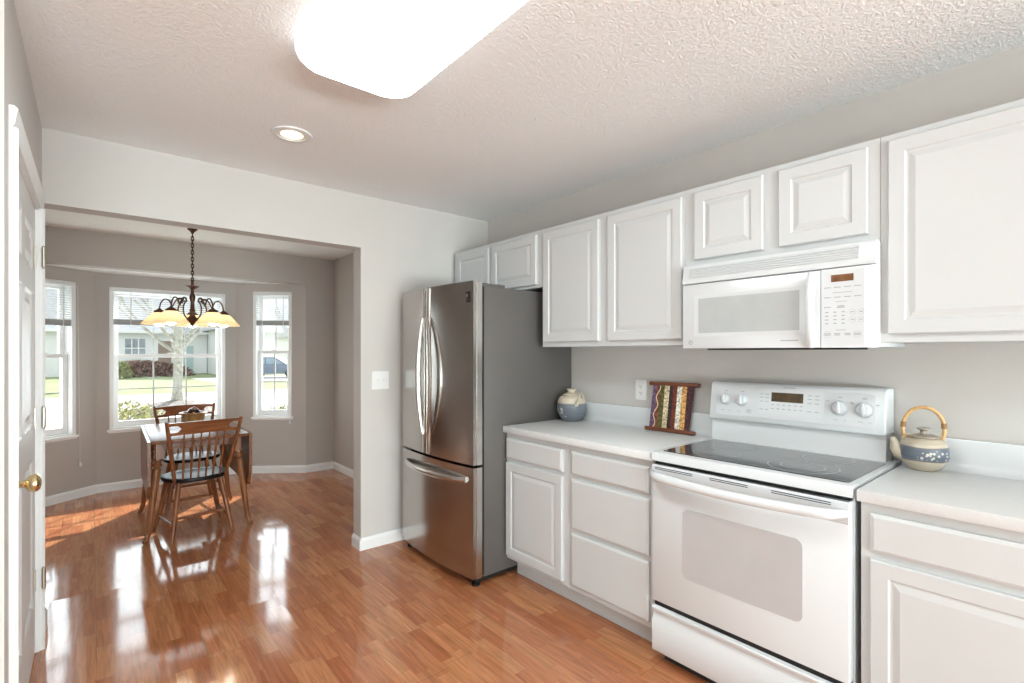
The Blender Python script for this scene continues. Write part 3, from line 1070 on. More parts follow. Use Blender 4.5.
# cooktop slab with rounded front edge
q.prism([(1.884, .884), (2.478, .884), (2.478, .922), (1.900, .922), (1.889, .919), (1.884, .911)], RY0, RY1, 'y')
q.build('cooktop_frame', 'enamel', t)
q = MB()
q.prism(rrect(1.924, 2.368, .547, 1.256, .012), .9215, .9255, 'z')
gl = q.build('cooktop_glass', 'cooktop', t, label='black ceramic glass cooktop')
def ring(cx, cy, r, wdt=.0022):
    m_ = MB()
    n = 48
    v, f = [], []
    for k in range(n):
        a = 2 * PI * k / n
        for rr in (r - wdt, r + wdt):
            v.append((cx + rr * math.cos(a), cy + rr * math.sin(a), .9259))
    for k in range(n):
        k2 = (k + 1) % n
        f.append((2 * k, 2 * k + 1, 2 * k2 + 1, 2 * k2))
    m_._add(v, f)
    m_.build('burner_ring', 'ring', gl, smooth=0)
for cx, cy, r in ((2.045, 1.070, .092), (2.265, 1.090, .098), (2.055, .735, .118), (2.055, .735, .074), (2.275, .720, .088)):
    ring(cx, cy, r)
# backguard: riser and leaning control panel
q = MB()
q.prism([(2.402, .920), (2.494, .920), (2.494, 1.04), (2.412, 1.04)], RY0 + .031, RY1 - .004, 'y')
q.build('riser', 'enamel', t)
def tilt_panel():
    q = MB()
    q.prism([(2.378, 1.034), (2.384, 1.0265), (2.494, 1.0265), (2.494, 1.210), (2.420, 1.210), (2.407, 1.205), (2.402, 1.196)], RY0 + .026, RY1, 'y')
    ends = [e for e in q.bm.edges if all(abs(v_.co.y - yy) < 1e-5 for v_ in e.verts for yy in [min((RY0 + .026, RY1), key=lambda t_: abs(t_ - v_.co.y))]) and abs(e.verts[0].co.y - e.verts[1].co.y) < 1e-5 and min(v_.co.x for v_ in e.verts) < 2.47]
    bmesh.ops.bevel(q.bm, geom=ends, offset=.007, segments=3, profile=.5, affect='EDGES')
    return q
bgd = tilt_panel().build('control_panel', 'enamel', t, smooth=50)
# local frame on the sloping face
p0 = Vector((2.378, RY1, 1.034)); p1 = Vector((2.402, RY1, 1.196))
vv = (p1 - p0).normalized()
uu = Vector((0, -1, 0))
nn = uu.cross(vv)
PM = frame(p0, uu, vv, nn)
PW_, PH_ = RY1 - RY0 - .026, (p1 - p0).length
q = MB()
q.prism(rrect(.035, PW_ - .035, .018, PH_ - .010, .018), .0002, .003, 'z', PM)
q.build('fascia', 'plastic', bgd, smooth=50)
q = MB()
q.prism(rrect(.235, .515, .040, .155, .014), .003, .0042, 'z', PM)
pad = q.build('touch_pad', 'enamel', bgd, smooth=50)
q = MB(); q.box(.298, .432, .098, .140, .0042, .0052, M=PM); q.build('clock_display', 'amber_dark', pad, label='dark amber clock display')
for ku, kv, kr in ((.083, .094, .025), (.163, .094, .025), (.572, .090, .0285), (.659, .090, .0285)):
    kb = MB()
    Mk = PM @ Matrix.Translation((ku, kv, .003))
    kb.lathe([(kr, 0), (kr, .004), (kr * .86, .006), (kr * .80, .018), (kr * .70, .021)], 28, Mk)
    kb.box(-.0065, .0065, -kr * .84, kr * .84, .018, .030, .003, 2, Mk @ Matrix.Rotation(.12, 4, 'Z'))
    ko = kb.build('knob', 'plastic', bgd)
    d = MB()
    d.tube([(kr * 1.10 * math.cos(a * PI / 16), kr * 1.10 * math.sin(a * PI / 16), .0008) for a in range(32)], .0016, 6, Mk, closed=True)
    d.build('knob_ring', 'muntin', ko)
    d = MB()
    d.box(-.001, .001, kr * .35, kr * .8, .030, .0306, M=Mk @ Matrix.Rotation(.12, 4, 'Z'))
    d.build('knob_mark', 'print', ko, smooth=0)
q = MB()
rg = random.Random(3)
def mark(u, v, w, h=.003, off=.0031):
    q.box(u - w / 2, u + w / 2, v - h / 2, v + h / 2, off, off + .0004, M=PM)
for ku in (.083, .163, .572, .659):
    q = MB()
    mark(ku, .135, .016); mark(ku - .012, .040, .018, .002); mark(ku + .022, .040, .008, .002)
    if ku > .5:
        mark(ku - .045, .118, .010); mark(ku + .045, .112, .010)
    q.build('knob_lettering', 'print', bgd, smooth=0)
q = MB()
for row, v in enumerate((.132, .116, .098, .062)):
    for k in range(2):
        mark(.255 + k * .024, v - .002, .015, .003, .0043)
        mark(.458 + k * .028, v + .002, .017, .003, .0043)
for k in range(6):
    mark(.305 + k * .024, .084, .011, .0035, .0043); mark(.305 + k * .024, .066, .011, .0035, .0043)
q.build('pad_lettering', 'print', pad, smooth=0)
q = MB()
mark(.372, .163, .05, .0025)
q.build('maker_lettering', 'print', bgd, smooth=0)
# round maker's emblem: a ring with a curled mark
q = MB()
q.tube([(.200 + .0085 * math.cos(a * PI / 12), .044 + .0085 * math.sin(a * PI / 12), .0035) for a in range(24)], .0011, 6, PM, closed=True)
q.tube([(.200 + .004 * math.cos(a * PI / 8), .044 + .004 * math.sin(a * PI / 8), .0035) for a in range(13)], .0009, 5, PM)
q.build('emblem', 'print', bgd)
# black gap, vent trim, oven door
q = MB(); q.box(1.903, 1.93, RY0 + .010, RY1 - .010, .868, .885); q.build('vent_gap', 'gap', t)
q = MB()
q.box(1.880, 1.93, RY0 + .006, RY1 - .006, .275, .8685, .004, 2)
od = q.build('oven_door', 'enamel', t)
q = MB()
q.prism([(1.880, .795), (1.876, .800), (1.876, .862), (1.882, .8685), (1.90, .8685), (1.90, .795)], RY0 + .008, RY1 - .008, 'y')
q.build('door_top_trim', 'plastic', od)
q = MB()
for a, c in ((1.262, 1.085), (1.010, .860), (.775, .585)):
    for zz in (.858, .851):
        q.box(1.8752, 1.8765, c, a, zz - .0014, zz + .0014)
q.build('vent_slot', 'gap', od, smooth=0)
q = MB()
q.prism(rrect(.155, .612, .148, .437, .026), -.002, .0022, 'z', cab_M(1.880, RY1, .270))
q.build('oven_window', 'oven_glass', od, label='pale grey oven window', smooth=50)
q = MB()
P = []
for i in range(29):
    f = i / 28
    y = 1.272 + (.540 - 1.272) * f
    s = min(1, math.sin(PI * f) * 4.2) ** .6
    P.append((1.872 - .042 * s - .010 * math.sin(PI * f), y, .832 - .012 * math.sin(PI * f)))
q.tube(P, [.012 + .007 * min(1, math.sin(PI * i / 28) * 5) for i in range(29)], 12)
q.build('oven_handle', 'enamel', od)
q = MB(); q.box(1.897, 1.93, RY0 + .01, RY1 - .01, .248, .276); q.build('drawer_gap', 'gap', t)
q = MB()
q.prism([(1.93, .055), (1.884, .055), (1.880, .060), (1.880, .190), (1.889, .205), (1.889, .222), (1.880, .228), (1.878, .244), (1.884, .250), (1.93, .250)], RY0 + .006, RY1 - .006, 'y')
q.build('storage_drawer', 'enamel', t, smooth=50)
q = MB(); q.box(1.94, 2.44, RY0 + .03, RY1 - .03, 0.0, .05); q.build('plinth', 'gap', t)

# ---------------------------------------------------------------- over-the-range microwave
MY0, MY1, MX, MZ0, MZ1 =   .518, 1.2720, 2.112, 1.372, 1.7565
t = thing('microwave', 'white over-the-range microwave oven with slotted vent above its door', 'microwave', (2.3, .9, MZ0))
q = MB()
q.box(MX + .02, XR - .002, MY0, MY1, MZ0 + .004, MZ1, .004, 2)
q.build('case', 'enamel', t)
q = MB()
# vent grille: sloping slatted strip along the top
q.prism([(MX + .03, 1.672), (MX - .002, 1.672), (MX - .002, 1.690), (MX + .012, 1.756), (MX + .03, 1.756)], MY0 + .002, MY1 - .002, 'y')
vg = q.build('vent_grille', 'plastic', t, smooth=20)
q = MB()
va = Vector((MX - .002, MY1, 1.690)); vb = Vector((MX + .012, MY1, 1.756))
v_ = (vb - va).normalized(); n_ = Vector((0, -1, 0)).cross(v_)
VM = frame(va, (0, -1, 0), v_, n_)
for k in range(6):
    z = .004 + k * .0096
    q.box(.035, .700, z, z + .0042, -.001, .0012, M=VM)
q.build('vent_slot', 'muntin', vg, smooth=0)
q = MB()
for k in range(5):
    z = .0085 + k * .0096
    q.prism([(z, .0008), (z, .0045), (z + .005, .0030), (z + .005, .0008)], .035, .700, 'z', VM @ frame((0, 0, 0), (0, 1, 0), (0, 0, 1), (1, 0, 0)))
q.build('louver', 'plastic', vg, smooth=0)
# door with window
YDIV = .692
q = MB()
q.box(MX, MX + .03, YDIV + .001, MY1 - .001, MZ0 + .002, 1.668, .005, 2)
md = q.build('microwave_door', 'enamel', t)
MM = cab_M(MX, MY1, MZ0)
q = MB(); q.prism(rrect(.060, .525, .055, .243, .006), -.001, .0012, 'z', MM); q.build('window_surround', 'plastic', md, smooth=50)
q = MB(); q.box(.082, .505, .072, .228, .0008, .0020, M=MM); q.build('microwave_window', 'mw_glass', md, label='pale grey microwave window')
q = MB()
q.tube([(.043 + .009 * math.cos(a * PI / 12), .030 + .009 * math.sin(a * PI / 12), .0003) for a in range(24)], .0012, 6, MM, closed=True)
q.tube([(.043 + .0045 * math.cos(a * PI / 8), .030 + .0045 * math.sin(a * PI / 8), .0003) for a in range(13)], .0010, 5, MM)
q.build('emblem', 'print', md, smooth=0)
q = MB(); q.box(.435, .500, .030, .0335, 0, .0006, M=MM); q.build('maker_lettering', 'print', md, smooth=0)
q = MB()
P = []
for i in range(21):
    f = i / 20
    s = math.sin(PI * f) ** .7
    P.append((MX - .004 - .034 * s, YDIV + .030 - .004 * s, MZ0 + .008 + (1.660 - MZ0 - .012) * f))
q.tube(P, .0165, 10, flat=.8)
q.build('door_handle', 'enamel', md)
q = MB()
q.prism([(MX, YDIV - .001), (MX, MY0 + .040), (MX + .004, MY0 + .020), (MX + .014, MY0 + .006), (MX + .032, MY0 + .001), (MX + .032, YDIV - .001)], MZ0 + .002, 1.668, 'z')
cp = q.build('keypad', 'enamel', t, smooth=50)
KM = cab_M(MX, YDIV, MZ0)
q = MB(); q.box(.012, .140, .010, .285, -.001, .0006, M=KM); kp = q.build('key_sheet', 'plastic', cp, smooth=0)
q = MB(); q.box(.034, .106, .246, .272, .0004, .0014, M=KM); q.build('display', 'amber', cp, label='brown display window')
q = MB()
def kmark(u, v, w, h=.0028):
    q.box(u - w / 2, u + w / 2, v - h / 2, v + h / 2, .0006, .0011, M=KM)
def kring(u, v, r):
    q.tube([(u + r * math.cos(a * PI / 9), v + r * math.sin(a * PI / 9), .0008) for a in range(18)], .0004, 4, KM, closed=True)
for u in (.022, .054, .087, .118):
    kmark(u, .226, .022); kmark(u, .189, .022)
    kmark(u, .054, .020); kmark(u, .049, .018)
for u in (.022, .118): kring(u, .051, .012)
kmark(.070, .206, .062, .002); kmark(.068, .173, .036, .0016); kmark(.066, .067, .032, .002)
kmark(.022, .153, .022); kmark(.066, .156, .022); kmark(.066, .151, .026)
for r in range(4):
    for c_ in range(3):
        kmark(.020 + c_ * .0265, .134 - r * .0140, .010, .0036)
for u, v in ((.103, .132), (.129, .132), (.103, .104), (.129, .104)):
    kring(u, v, .0095); kmark(u, v, .010, .003)
q.build('key_printing', 'print', cp, smooth=0)
q = MB(); q.box(MX + .06, MX + .30, .62, 1.18, MZ0 - .004, MZ0 + .005); q.build('grease_filter', 'gap', t)

# ---------------------------------------------------------------- ceiling lights
t = thing('ceiling_light', 'large white rectangular fluorescent ceiling light with rounded corners', 'light', (.73, 1.23, CEIL))
def ring_poly(ins, r):
    return rrect(.524 + ins, .972 - ins, .58 + ins, 1.846 - ins, r, 8)
q = MB()
layers = [(.000, .10, 2.4365), (.000, .10, 2.395), (.006, .10, 2.375), (.018, .095, 2.362)]
n = len(ring_poly(0, .1))
v, f = [], []
for ins, r, z in layers:
    v += [(p[0], p[1], z) for p in ring_poly(ins, r)]
for i in range(len(layers) - 1):
    for k in range(n):
        k2 = (k + 1) % n
        f.append((i * n + k, i * n + k2, (i + 1) * n + k2, (i + 1) * n + k))
q._add(v, f)
q.build('rim', 'diffuser_rim', t)
q = MB()
layers = [(.018, .095, 2.3622), (.034, .09, 2.357), (.060, .08, 2.355)]
v, f = [], []
for ins, r, z in layers:
    v += [(p[0], p[1], z) for p in ring_poly(ins, r)]
for i in range(len(layers) - 1):
    for k in range(n):
        k2 = (k + 1) % n
        f.append((i * n + k, i * n + k2, (i + 1) * n + k2, (i + 1) * n + k))
f.append(tuple(range((len(layers) - 1) * n, len(layers) * n)))
q._add(v, f)
q.build('diffuser', 'diffuser', t, label='glowing white acrylic diffuser')

t = thing('recessed_light', 'small round recessed light set flush in the kitchen ceiling', 'light', (.757, 2.59, CEIL))
q = MB(); q.lathe([(.066, 2.4362), (.068, 2.4285), (.092, 2.4300), (.094, 2.4362)], 36, Matrix.Translation((.757, 2.59, 0)), cap=False); q.build('trim_ring', 'trim', t)
q = MB(); q.lathe([(.066, 2.4360), (.0655, 2.4325), (.040, 2.4335), (.038, 2.4345)], 32, Matrix.Translation((.757, 2.59, 0)), cap=False); q.build('reflector', 'can_cone', t)
q = MB(); q.lathe([(.052, 2.4318), (.040, 2.4290), (.012, 2.4278)], 28, Matrix.Translation((.757, 2.59, 0))); q.build('lens', 'can', t, label='glowing warm lens')

# ---------------------------------------------------------------- chandelier
CX, CY = .674, 5.15
t = thing('chandelier', 'five-arm bronze chandelier with amber glass cone shades hanging over the table', 'chandelier', (CX, CY, CEIL))
T = Matrix.Translation((CX, CY, 0))
q = MB(); q.lathe([(.040, 2.4368), (.038, 2.430), (.022, 2.418), (.012, 2.408), (.010, 2.398)][::-1], 24, T); q.build('canopy', 'bronze', t)
q = MB()
z = 2.402
k = 0
while z > 1.985:
    P = []
    for a in range(12):
        ang = 2 * PI * a / 12
        h_, w_ = .022 * math.sin(ang), .010 * math.cos(ang)
        P.append((CX + (w_ if k % 2 else 0), CY + (0 if k % 2 else w_), z - .018 + h_))
    q.tube(P, .0040, 6, closed=True)
    z -= .030
    k += 1
q.build('chain', 'bronze', t)
q = MB()
q.lathe([(.002, 1.580), (.010, 1.590), (.012, 1.600), (.030, 1.620), (.044, 1.640), (.036, 1.660), (.020, 1.678), (.018, 1.708), (.024, 1.723), (.017, 1.738), (.015, 1.798),
         (.022, 1.823), (.023, 1.848), (.014, 1.873), (.013, 1.903), (.030, 1.918), (.052, 1.932), (.053, 1.937), (.012, 1.944), (.009, 1.990), (.002, 1.996)], 20, T)
q.build('column', 'bronze', t)
fwd = Vector((math.sin(math.atan2(CX, CY)), math.cos(math.atan2(CX, CY)), 0))
for k in range(5):
    a = math.atan2(fwd.y, fwd.x) + 2 * PI * k / 5
    d = Vector((math.cos(a), math.sin(a), 0))
    def pt(r, z, s=0):
        return (CX + d.x * r - d.y * s, CY + d.y * r + d.x * s, z)
    q = MB()
    ctl = [(.030, 1.640), (.070, 1.653), (.104, 1.690), (.110, 1.745), (.092, 1.785), (.072, 1.800), (.084, 1.828), (.118, 1.822), (.140, 1.785), (.156, 1.760), (.180, 1.808), (.214, 1.818), (.240, 1.788), (.250, 1.750), (.252, 1.728)]
    # smooth the control polygon
    P = []
    for i in range(len(ctl) - 1):
        p_ = [ctl[max(i - 1, 0)], ctl[i], ctl[i + 1], ctl[min(i + 2, len(ctl) - 1)]]
        for s in range(4):
            u = s / 4
            r_, z_ = [0.5 * ((2 * p_[1][c]) + (-p_[0][c] + p_[2][c]) * u + (2 * p_[0][c] - 5 * p_[1][c] + 4 * p_[2][c] - p_[3][c]) * u * u + (-p_[0][c] + 3 * p_[1][c] - 3 * p_[2][c] + p_[3][c]) * u ** 3) for c in (0, 1)]
            P.append(pt(r_, z_))
    P.append(pt(*ctl[-1]))
    q.tube(P, .0058, 8)
    arm = q.build('arm', 'bronze', t)
    q = MB()
    sp_ = [pt(.098 - .020 * math.cos(w) * (1 - w / 9), 1.800 + .020 * math.sin(w) * (1 - w / 9) + .005) for w in [i * .5 for i in range(14)]]
    q.tube(sp_, .004, 6)
    q.build('scroll', 'bronze', arm)
    q = MB()
    Ts = Matrix.Translation(pt(.252, -.014))
    q.lathe([(.046, 1.712), (.043, 1.722), (.030, 1.736), (.014, 1.744), (.010, 1.752)], 20, Ts)
    q.build('socket_cap', 'bronze', arm)
    q = MB()
    q.lathe([(.040, 1.718), (.060, 1.700), (.091, 1.664), (.122, 1.628), (.133, 1.614), (.1315, 1.6125), (.119, 1.626), (.088, 1.661), (.058, 1.697), (.038, 1.714)], 120, Ts, cap=False, flute=.010, nf=24)
    sh = q.build('shade', 'shade', t, label='amber glass cone shade')
    q = MB()
    q.lathe([(.010, 1.712), (.014, 1.690), (.030, 1.660), (.040, 1.632), (.036, 1.612), (.022, 1.600), (.006, 1.597)][::-1], 16, Ts)
    q.build('bulb', 'bulb', sh)

# ---------------------------------------------------------------- drop-leaf table
t = thing('drop_leaf_table', 'brown wooden drop-leaf dining table with both leaves hanging', 'table', (.634, 4.785, 0), math.radians(-1.4))
TZ = .735
q = MB(); q.box(-.306, .306, -.525, .525, TZ - .024, TZ, .005, 2); q.build('tabletop', 'table_wood', t, world=False)
for s in (-1, 1):
    q = MB()
    # leaf outline in (y, z); lower corners scooped
    out = [(-.525, TZ - .004), (.525, TZ - .004), (.525, .420)] + [(.525 - .035 - .035 * math.sin(a * PI / 12), .325 + .075 * (1 - a / 6) ** 1.5) for a in range(1, 7)] + [(-.525 + .070 - .035 * (a / 6), .325 + .075 * (a / 6) ** 1.5) for a in range(0, 7)] + [(-.525, .420)]
    q.prism(out, s * .308, s * .328, 'x')
    q.build('leaf', 'table_wood', t, world=False)
q = MB()
for s in (-1, 1):
    q.box(-.235, .235, s * .400 - .010, s * .400 + .010, TZ - .085, TZ - .024)
    q.box(s * .240 - .010, s * .240 + .010, -.40, .40, TZ - .085, TZ - .024)
q.build('apron', 'table_wood', t, world=False)
for sx in (-1, 1):
    for sy in (-1, 1):
        q = MB()
        top = Vector((sx * .245, sy * .372, TZ - .024)); bot = Vector((sx * .325, sy * .415, 0))
        ax = (top - bot).normalized()
        q.box(top.x - .031, top.x + .031, top.y - .031, top.y + .031, TZ - .150, TZ - .024, .003, 1)
        Lq = (top - bot).length
        Mx = axis_to(bot, ax)
        q.lathe([(.012, .035), (.0155, .07), (.0195, .16), (.024, .32), (.0275, .46), (.029, .515), (.021, .525), (.020, .532), (.031, .542), (.032, .552), (.022, .562), (.022, .570), (.034, .580), (.034, .592)], 16, Mx)
        # pad foot kicked outwards
        o2 = Vector((sx * .7, sy * .7, 0)).normalized()
        q.tube([bot + Vector((0, 0, .075)), bot + Vector((0, 0, .045)), bot + o2 * .006 + Vector((0, 0, .026)), bot + o2 * .018 + Vector((0, 0, .016)), bot + o2 * .030 + Vector((0, 0, .017))], [.0135, .0135, .017, .016, .011], 12)
        q.build('leg', 'leg_wood', t, world=False)

# ---------------------------------------------------------------- dining chairs
def make_chair(label):
    t = thing('dining_chair', label, 'chair', (0, 0, 0), 0, 'spindle-back chairs at the drop-leaf table')
    # seat: dished shield shape
    q = MB()
    rings = []
    N_ = 32
    def outline(k, s):
        a = 2 * PI * k / N_
        c_, s_ = math.cos(a), math.sin(a)
        rx = .215 + .012 * s_
        return (rx * math.copysign(abs(c_) ** .85, c_) * s, .195 * math.copysign(abs(s_) ** .85, s_) * s)
    lay = [(.90, .410), (.985, .418), (1.0, .430), (.985, .441), (.93, .444), (.75, .438), (.45, .433), (.12, .433)]
    v, f = [], []
    for s, z in lay:
        v += [(*outline(k, s), z) for k in range(N_)]
    for i in range(len(lay) - 1):
        for k in range(N_):
            k2 = (k + 1) % N_
            f.append((i * N_ + k, i * N_ + k2, (i + 1) * N_ + k2, (i + 1) * N_ + k))
    f.append(tuple(range(N_ - 1, -1, -1)))
    f.append(tuple(range((len(lay) - 1) * N_, len(lay) * N_)))
    q._add(v, f)
    q.build('seat', 'seat_black', t, world=False, label='glossy black saddle seat')
    legs = {}
    for sx in (-1, 1):
        for sy in (-1, 1):
            top = Vector((sx * .135, sy * .125, .415)); bot = Vector((sx * (.195 if sy < 0 else .225), sy * .205, 0))
            legs[(sx, sy)] = (top, bot)
            q = MB()
            ax = (top - bot).normalized()
            Lq = (top - bot).length
            q.lathe([(.010, 0), (.0125, .03), (.0165, .12), (.0185, .17), (.0165, .20), (.0185, .235), (.017, .33), (.0135, Lq)], 14, axis_to(bot, ax))
            q.build('leg', 'chair_wood', t, world=False)
    def at(key, z):
        a, b_ = legs[key]
        f_ = z / a.z
        return b_.lerp(a, f_)
    def stretcher(a, b_):
        q = MB()
        a, b_ = Vector(a), Vector(b_)
        P = [a.lerp(b_, i / 8) for i in range(9)]
        q.tube(P, [.007 + .0055 * math.sin(PI * i / 8) for i in range(9)], 10)
        q.build('stretcher', 'chair_wood', t, world=False)
    stretcher(at((-1, -1), .17), at((1, -1), .17))
    stretcher(at((-1, 1), .215), at((1, 1), .215))
    for sx in (-1, 1):
        stretcher(at((sx, -1), .125), at((sx, 1), .125))
    # back posts
    tops = {}
    for sx in (-1, 1):
        a = Vector((sx * .165, -.140, .430)); c_ = Vector((sx * .238, -.262, .872))
        tops[sx] = (a, c_)
        q = MB()
        P = [a.lerp(c_, i / 10) + Vector((0, -.012 * math.sin(PI * i / 10), 0)) for i in range(11)]
        q.tube(P, [.013, .0145, .016, .017, .017, .017, .0165, .016, .015, .014, .012], 12, flat=.85)
        q.build('back_post', 'chair_wood', t, world=False)
    # top rail: curved plank with a rounded slot against each post
    z0, z1 = .772, .862
    def post(z):
        a, c_ = tops[1]
        f_ = (z - a.z) / (c_.z - a.z)
        p = a.lerp(c_, f_)
        return p.x, p.y
    q = MB()
    NU = 48
    def pos(u, z, off):
        w, yb = post(z)
        w -= .004
        return (u * w, yb - .030 * (1 - u * u) + off, z + .006 * (1 - u * u))
    slot_u, r_ = .80, .024
    def spans(u):
        zc = (z0 + z1) / 2
        d_ = abs(u)
        W_ = post(zc)[0]
        if d_ * W_ < slot_u * W_ - r_:
            return [(z0, z1)]
        e_ = d_ * W_ - slot_u * W_
        hh = r_ if e_ >= 0 else math.sqrt(max(r_ * r_ - e_ * e_, 0))
        hh = max(hh, .0008)
        return [(z0, zc - hh), (zc + hh, z1)]
    us = sorted(set([-1 + 2 * i / NU for i in range(NU + 1)]))
    for i in range(NU):
        ua, ub = us[i], us[i + 1]
        sa, sb = spans(ua), spans(ub)
        if len(sa) != len(sb):
            if len(sa) == 1:
                zc = (z0 + z1) / 2
                sa = [(z0, zc - .0004), (zc + .0004, z1)]
            else:
                zc = (z0 + z1) / 2
                sb = [(z0, zc - .0004), (zc + .0004, z1)]
        for (a0, a1), (b0, b1) in zip(sa, sb):
            v = []
            for off in (-.008, .008):
                v += [pos(ua, a0, off), pos(ub, b0, off), pos(ub, b1, off), pos(ua, a1, off)]
            q._add(v, [(0, 1, 2, 3), (7, 6, 5, 4), (0, 4, 5, 1), (3, 2, 6, 7), (1, 5, 6, 2), (0, 3, 7, 4)])
    bmesh.ops.remove_doubles(q.bm, verts=list(q.bm.verts), dist=.0002)
    inner = [f_ for f_ in q.bm.faces if all(len(e.link_faces) > 2 for e in f_.edges)]
    bmesh.ops.delete(q.bm, geom=inner, context='FACES_ONLY')
    q.build('top_rail', 'rail_wood', t, world=False)
    for k in range(6):
        u = (k - 2.5) / 2.5
        a = Vector((u * .118, -.160 - .010 * (1 - u * u), .436))
        p = pos(u * .60, z0, 0)
        c_ = Vector((p[0], p[1], z0 + .006))
        q = MB()
        q.tube([a.lerp(c_, i / 8) for i in range(9)], [.0062, .0066, .0072, .0076, .0076, .0072, .0066, .006, .0052], 8)
        q.build('spindle', 'chair_wood', t, world=False)
    return t
c1 = make_chair('black-seated wooden spindle-back chair in front of the table, its back to the kitchen')
place(c1, (.602, 4.450, 0), math.radians(6))
c2 = dup(c1, (.680, 5.235, 0), math.radians(184), 'black-seated wooden spindle-back chair on the window side of the table')

# pot on the table with a dark ball in it
px_, py_ = .66, 4.98
t = thing('wooden_pot', 'small flared honey-brown wooden pot standing on the dining table', 'pot', (px_, py_, TZ))
T = Matrix.Translation((px_, py_, 0))
q = MB(); q.lathe([(.066, TZ + .0005), (.070, TZ + .004), (.088, TZ + .105), (.082, TZ + .105), (.078, TZ + .060), (.010, TZ + .0585)], 20, T); q.build('pot_body', 'pot_wood', t, smooth=12)
q = MB(); q.lathe([(.080, TZ + .103), (.104, TZ + .105), (.106, TZ + .111), (.100, TZ + .116), (.080, TZ + .115)], 28, T, cap=False); q.build('rim', 'pot_wood', t)
q = MB()
q.lathe([(.004, TZ + .060), (.028, TZ + .066), (.044, TZ + .083), (.050, TZ + .106), (.045, TZ + .128), (.030, TZ + .146), (.010, TZ + .154), (.005, TZ + .160)], 24, T)
tag(q.build('ball_ornament', 'ball'), 'dark red glossy ball sitting in the wooden pot', 'ornament')

# ---------------------------------------------------------------- things on the counters
jx, jy, jz = 2.385, 2.230, .9142
blue = (.175, .195, .225); cream = (.60, .52, .41)
MAT['jar'] = banded('blue_grey_stoneware', [(0.0, (.42, .33, .24)), (.004, blue), (.110, (.16, .18, .21)), (.1155, (.30, .27, .23)), (.119, cream), (.16, cream)], (.55, .55, .50), .3, (.030, .095, -.03, .08), 42)
t = thing('stoneware_jar', 'round blue-grey stoneware jar with cream shoulder and lid beside the refrigerator', 'jar', (jx, jy, jz))
JT = Matrix.Identity(4)
q = MB(); q.lathe([(.060, 0), (.064, .003), (.082, .030), (.094, .065), (.097, .092), (.092, .122), (.088, .140), (.078, .156), (.060, .164), (.050, .165)], 36, JT); q.build('jar_body', 'jar', t, world=False)
q = MB(); q.lathe([(.058, .1645), (.062, .168), (.058, .174), (.032, .182), (.026, .186), (.027, .196), (.036, .203), (.037, .206), (.024, .208), (.004, .208)], 28, JT); q.build('lid', 'cream', t, world=False)
q = MB()
q.tube([(-.020, -.080, .150), (-.030, -.088, .142), (-.044, -.091, .128), (-.056, -.091, .112), (-.064, -.086, .106)], [.008, .010, .012, .014, .009], 10)
q.build('ear', 'cream', t, world=False)
q = MB()
q.tube([(.010, -.074, .150), (.004, -.092, .158), (-.004, -.096, .176), (-.006, -.088, .186), (-.010, -.070, .160)], .006, 8)
q.build('loop_handle', 'cream', t, world=False)

tx, ty, tz = 2.402, .441, .9142
tb = (.14, .165, .205); tc_ = (.56, .49, .39)
MAT['teapot'] = banded('blue_banded_stoneware', [(0.0, (.45, .38, .30)), (.003, tc_), (.0385, tc_), (.0405, (.17, .13, .11)), (.043, tb), (.088, tb), (.0905, (.17, .13, .11)), (.093, tc_), (.125, (.52, .44, .34)), (.135, (.30, .24, .18))], (.62, .60, .52), .28, (.046, .082, -.085, .004), 75)
t = thing('teapot', 'cream stoneware teapot with blue flower band and arched bamboo handle', 'teapot', (tx, ty, tz))
TS = Matrix.Diagonal((.83, .83, .97, 1))
q = MB(); q.lathe([(.046, 0), (.050, .002), (.070, .018), (.086, .040), (.093, .062), (.091, .084), (.080, .108), (.062, .123), (.050, .1265)], 36, TS); q.build('pot_body', 'teapot', t, world=False)
q = MB(); q.lathe([(.055, .1255), (.060, .128), (.060, .132), (.040, .137), (.014, .140), (.012, .150), (.016, .154), (.026, .158), (.026, .162), (.008, .165)], 28, TS); q.build('lid', 'lid_glaze', t, world=False)
sd = Vector((-.35, .94, 0)).normalized()       # spout points left as seen
q = MB()
def ptt(r, z): return (sd.x * r * .86, sd.y * r * .86, z * .97)
q.tube([ptt(.066, .058), ptt(.088, .066), ptt(.098, .080), ptt(.102, .098), ptt(.107, .112), ptt(.111, .117)], [.030, .026, .020, .014, .0105, .0095], 14)
q.build('spout', 'cream', t, world=False)
q = MB()
P = [(sd.x * r, sd.y * r, z) for r, z in [(-.054, .116), (-.060, .135), (-.0625, .152)]] + [(sd.x * .062 * -math.cos(PI * i / 16), sd.y * .062 * -math.cos(PI * i / 16), .157 + .078 * math.sin(PI * i / 16)) for i in range(1, 16)] + [(sd.x * r, sd.y * r, z) for r, z in [(.0625, .152), (.060, .135), (.054, .116)]]
q.tube(P, .0068, 10)
hd = q.build('bamboo_handle', 'bamboo', t, world=False, label='arched bamboo handle')
for s in (-1, 1):
    q = MB()
    q.tube([(sd.x * s * .0610, sd.y * s * .0610, .158), (sd.x * s * .0600, sd.y * s * .0600, .178)], .0088, 10)
    q.build('binding', 'binding', hd, world=False)
    q = MB()
    q.tube([(sd.x * s * (.044 + .018 * math.cos(a)), sd.y * s * (.044 + .018 * math.cos(a)), .114 + .016 * math.sin(a)) for a in [i * PI / 8 for i in range(-1, 10)]], .0055, 8)
    q.build('lug', 'cream', t, world=False)

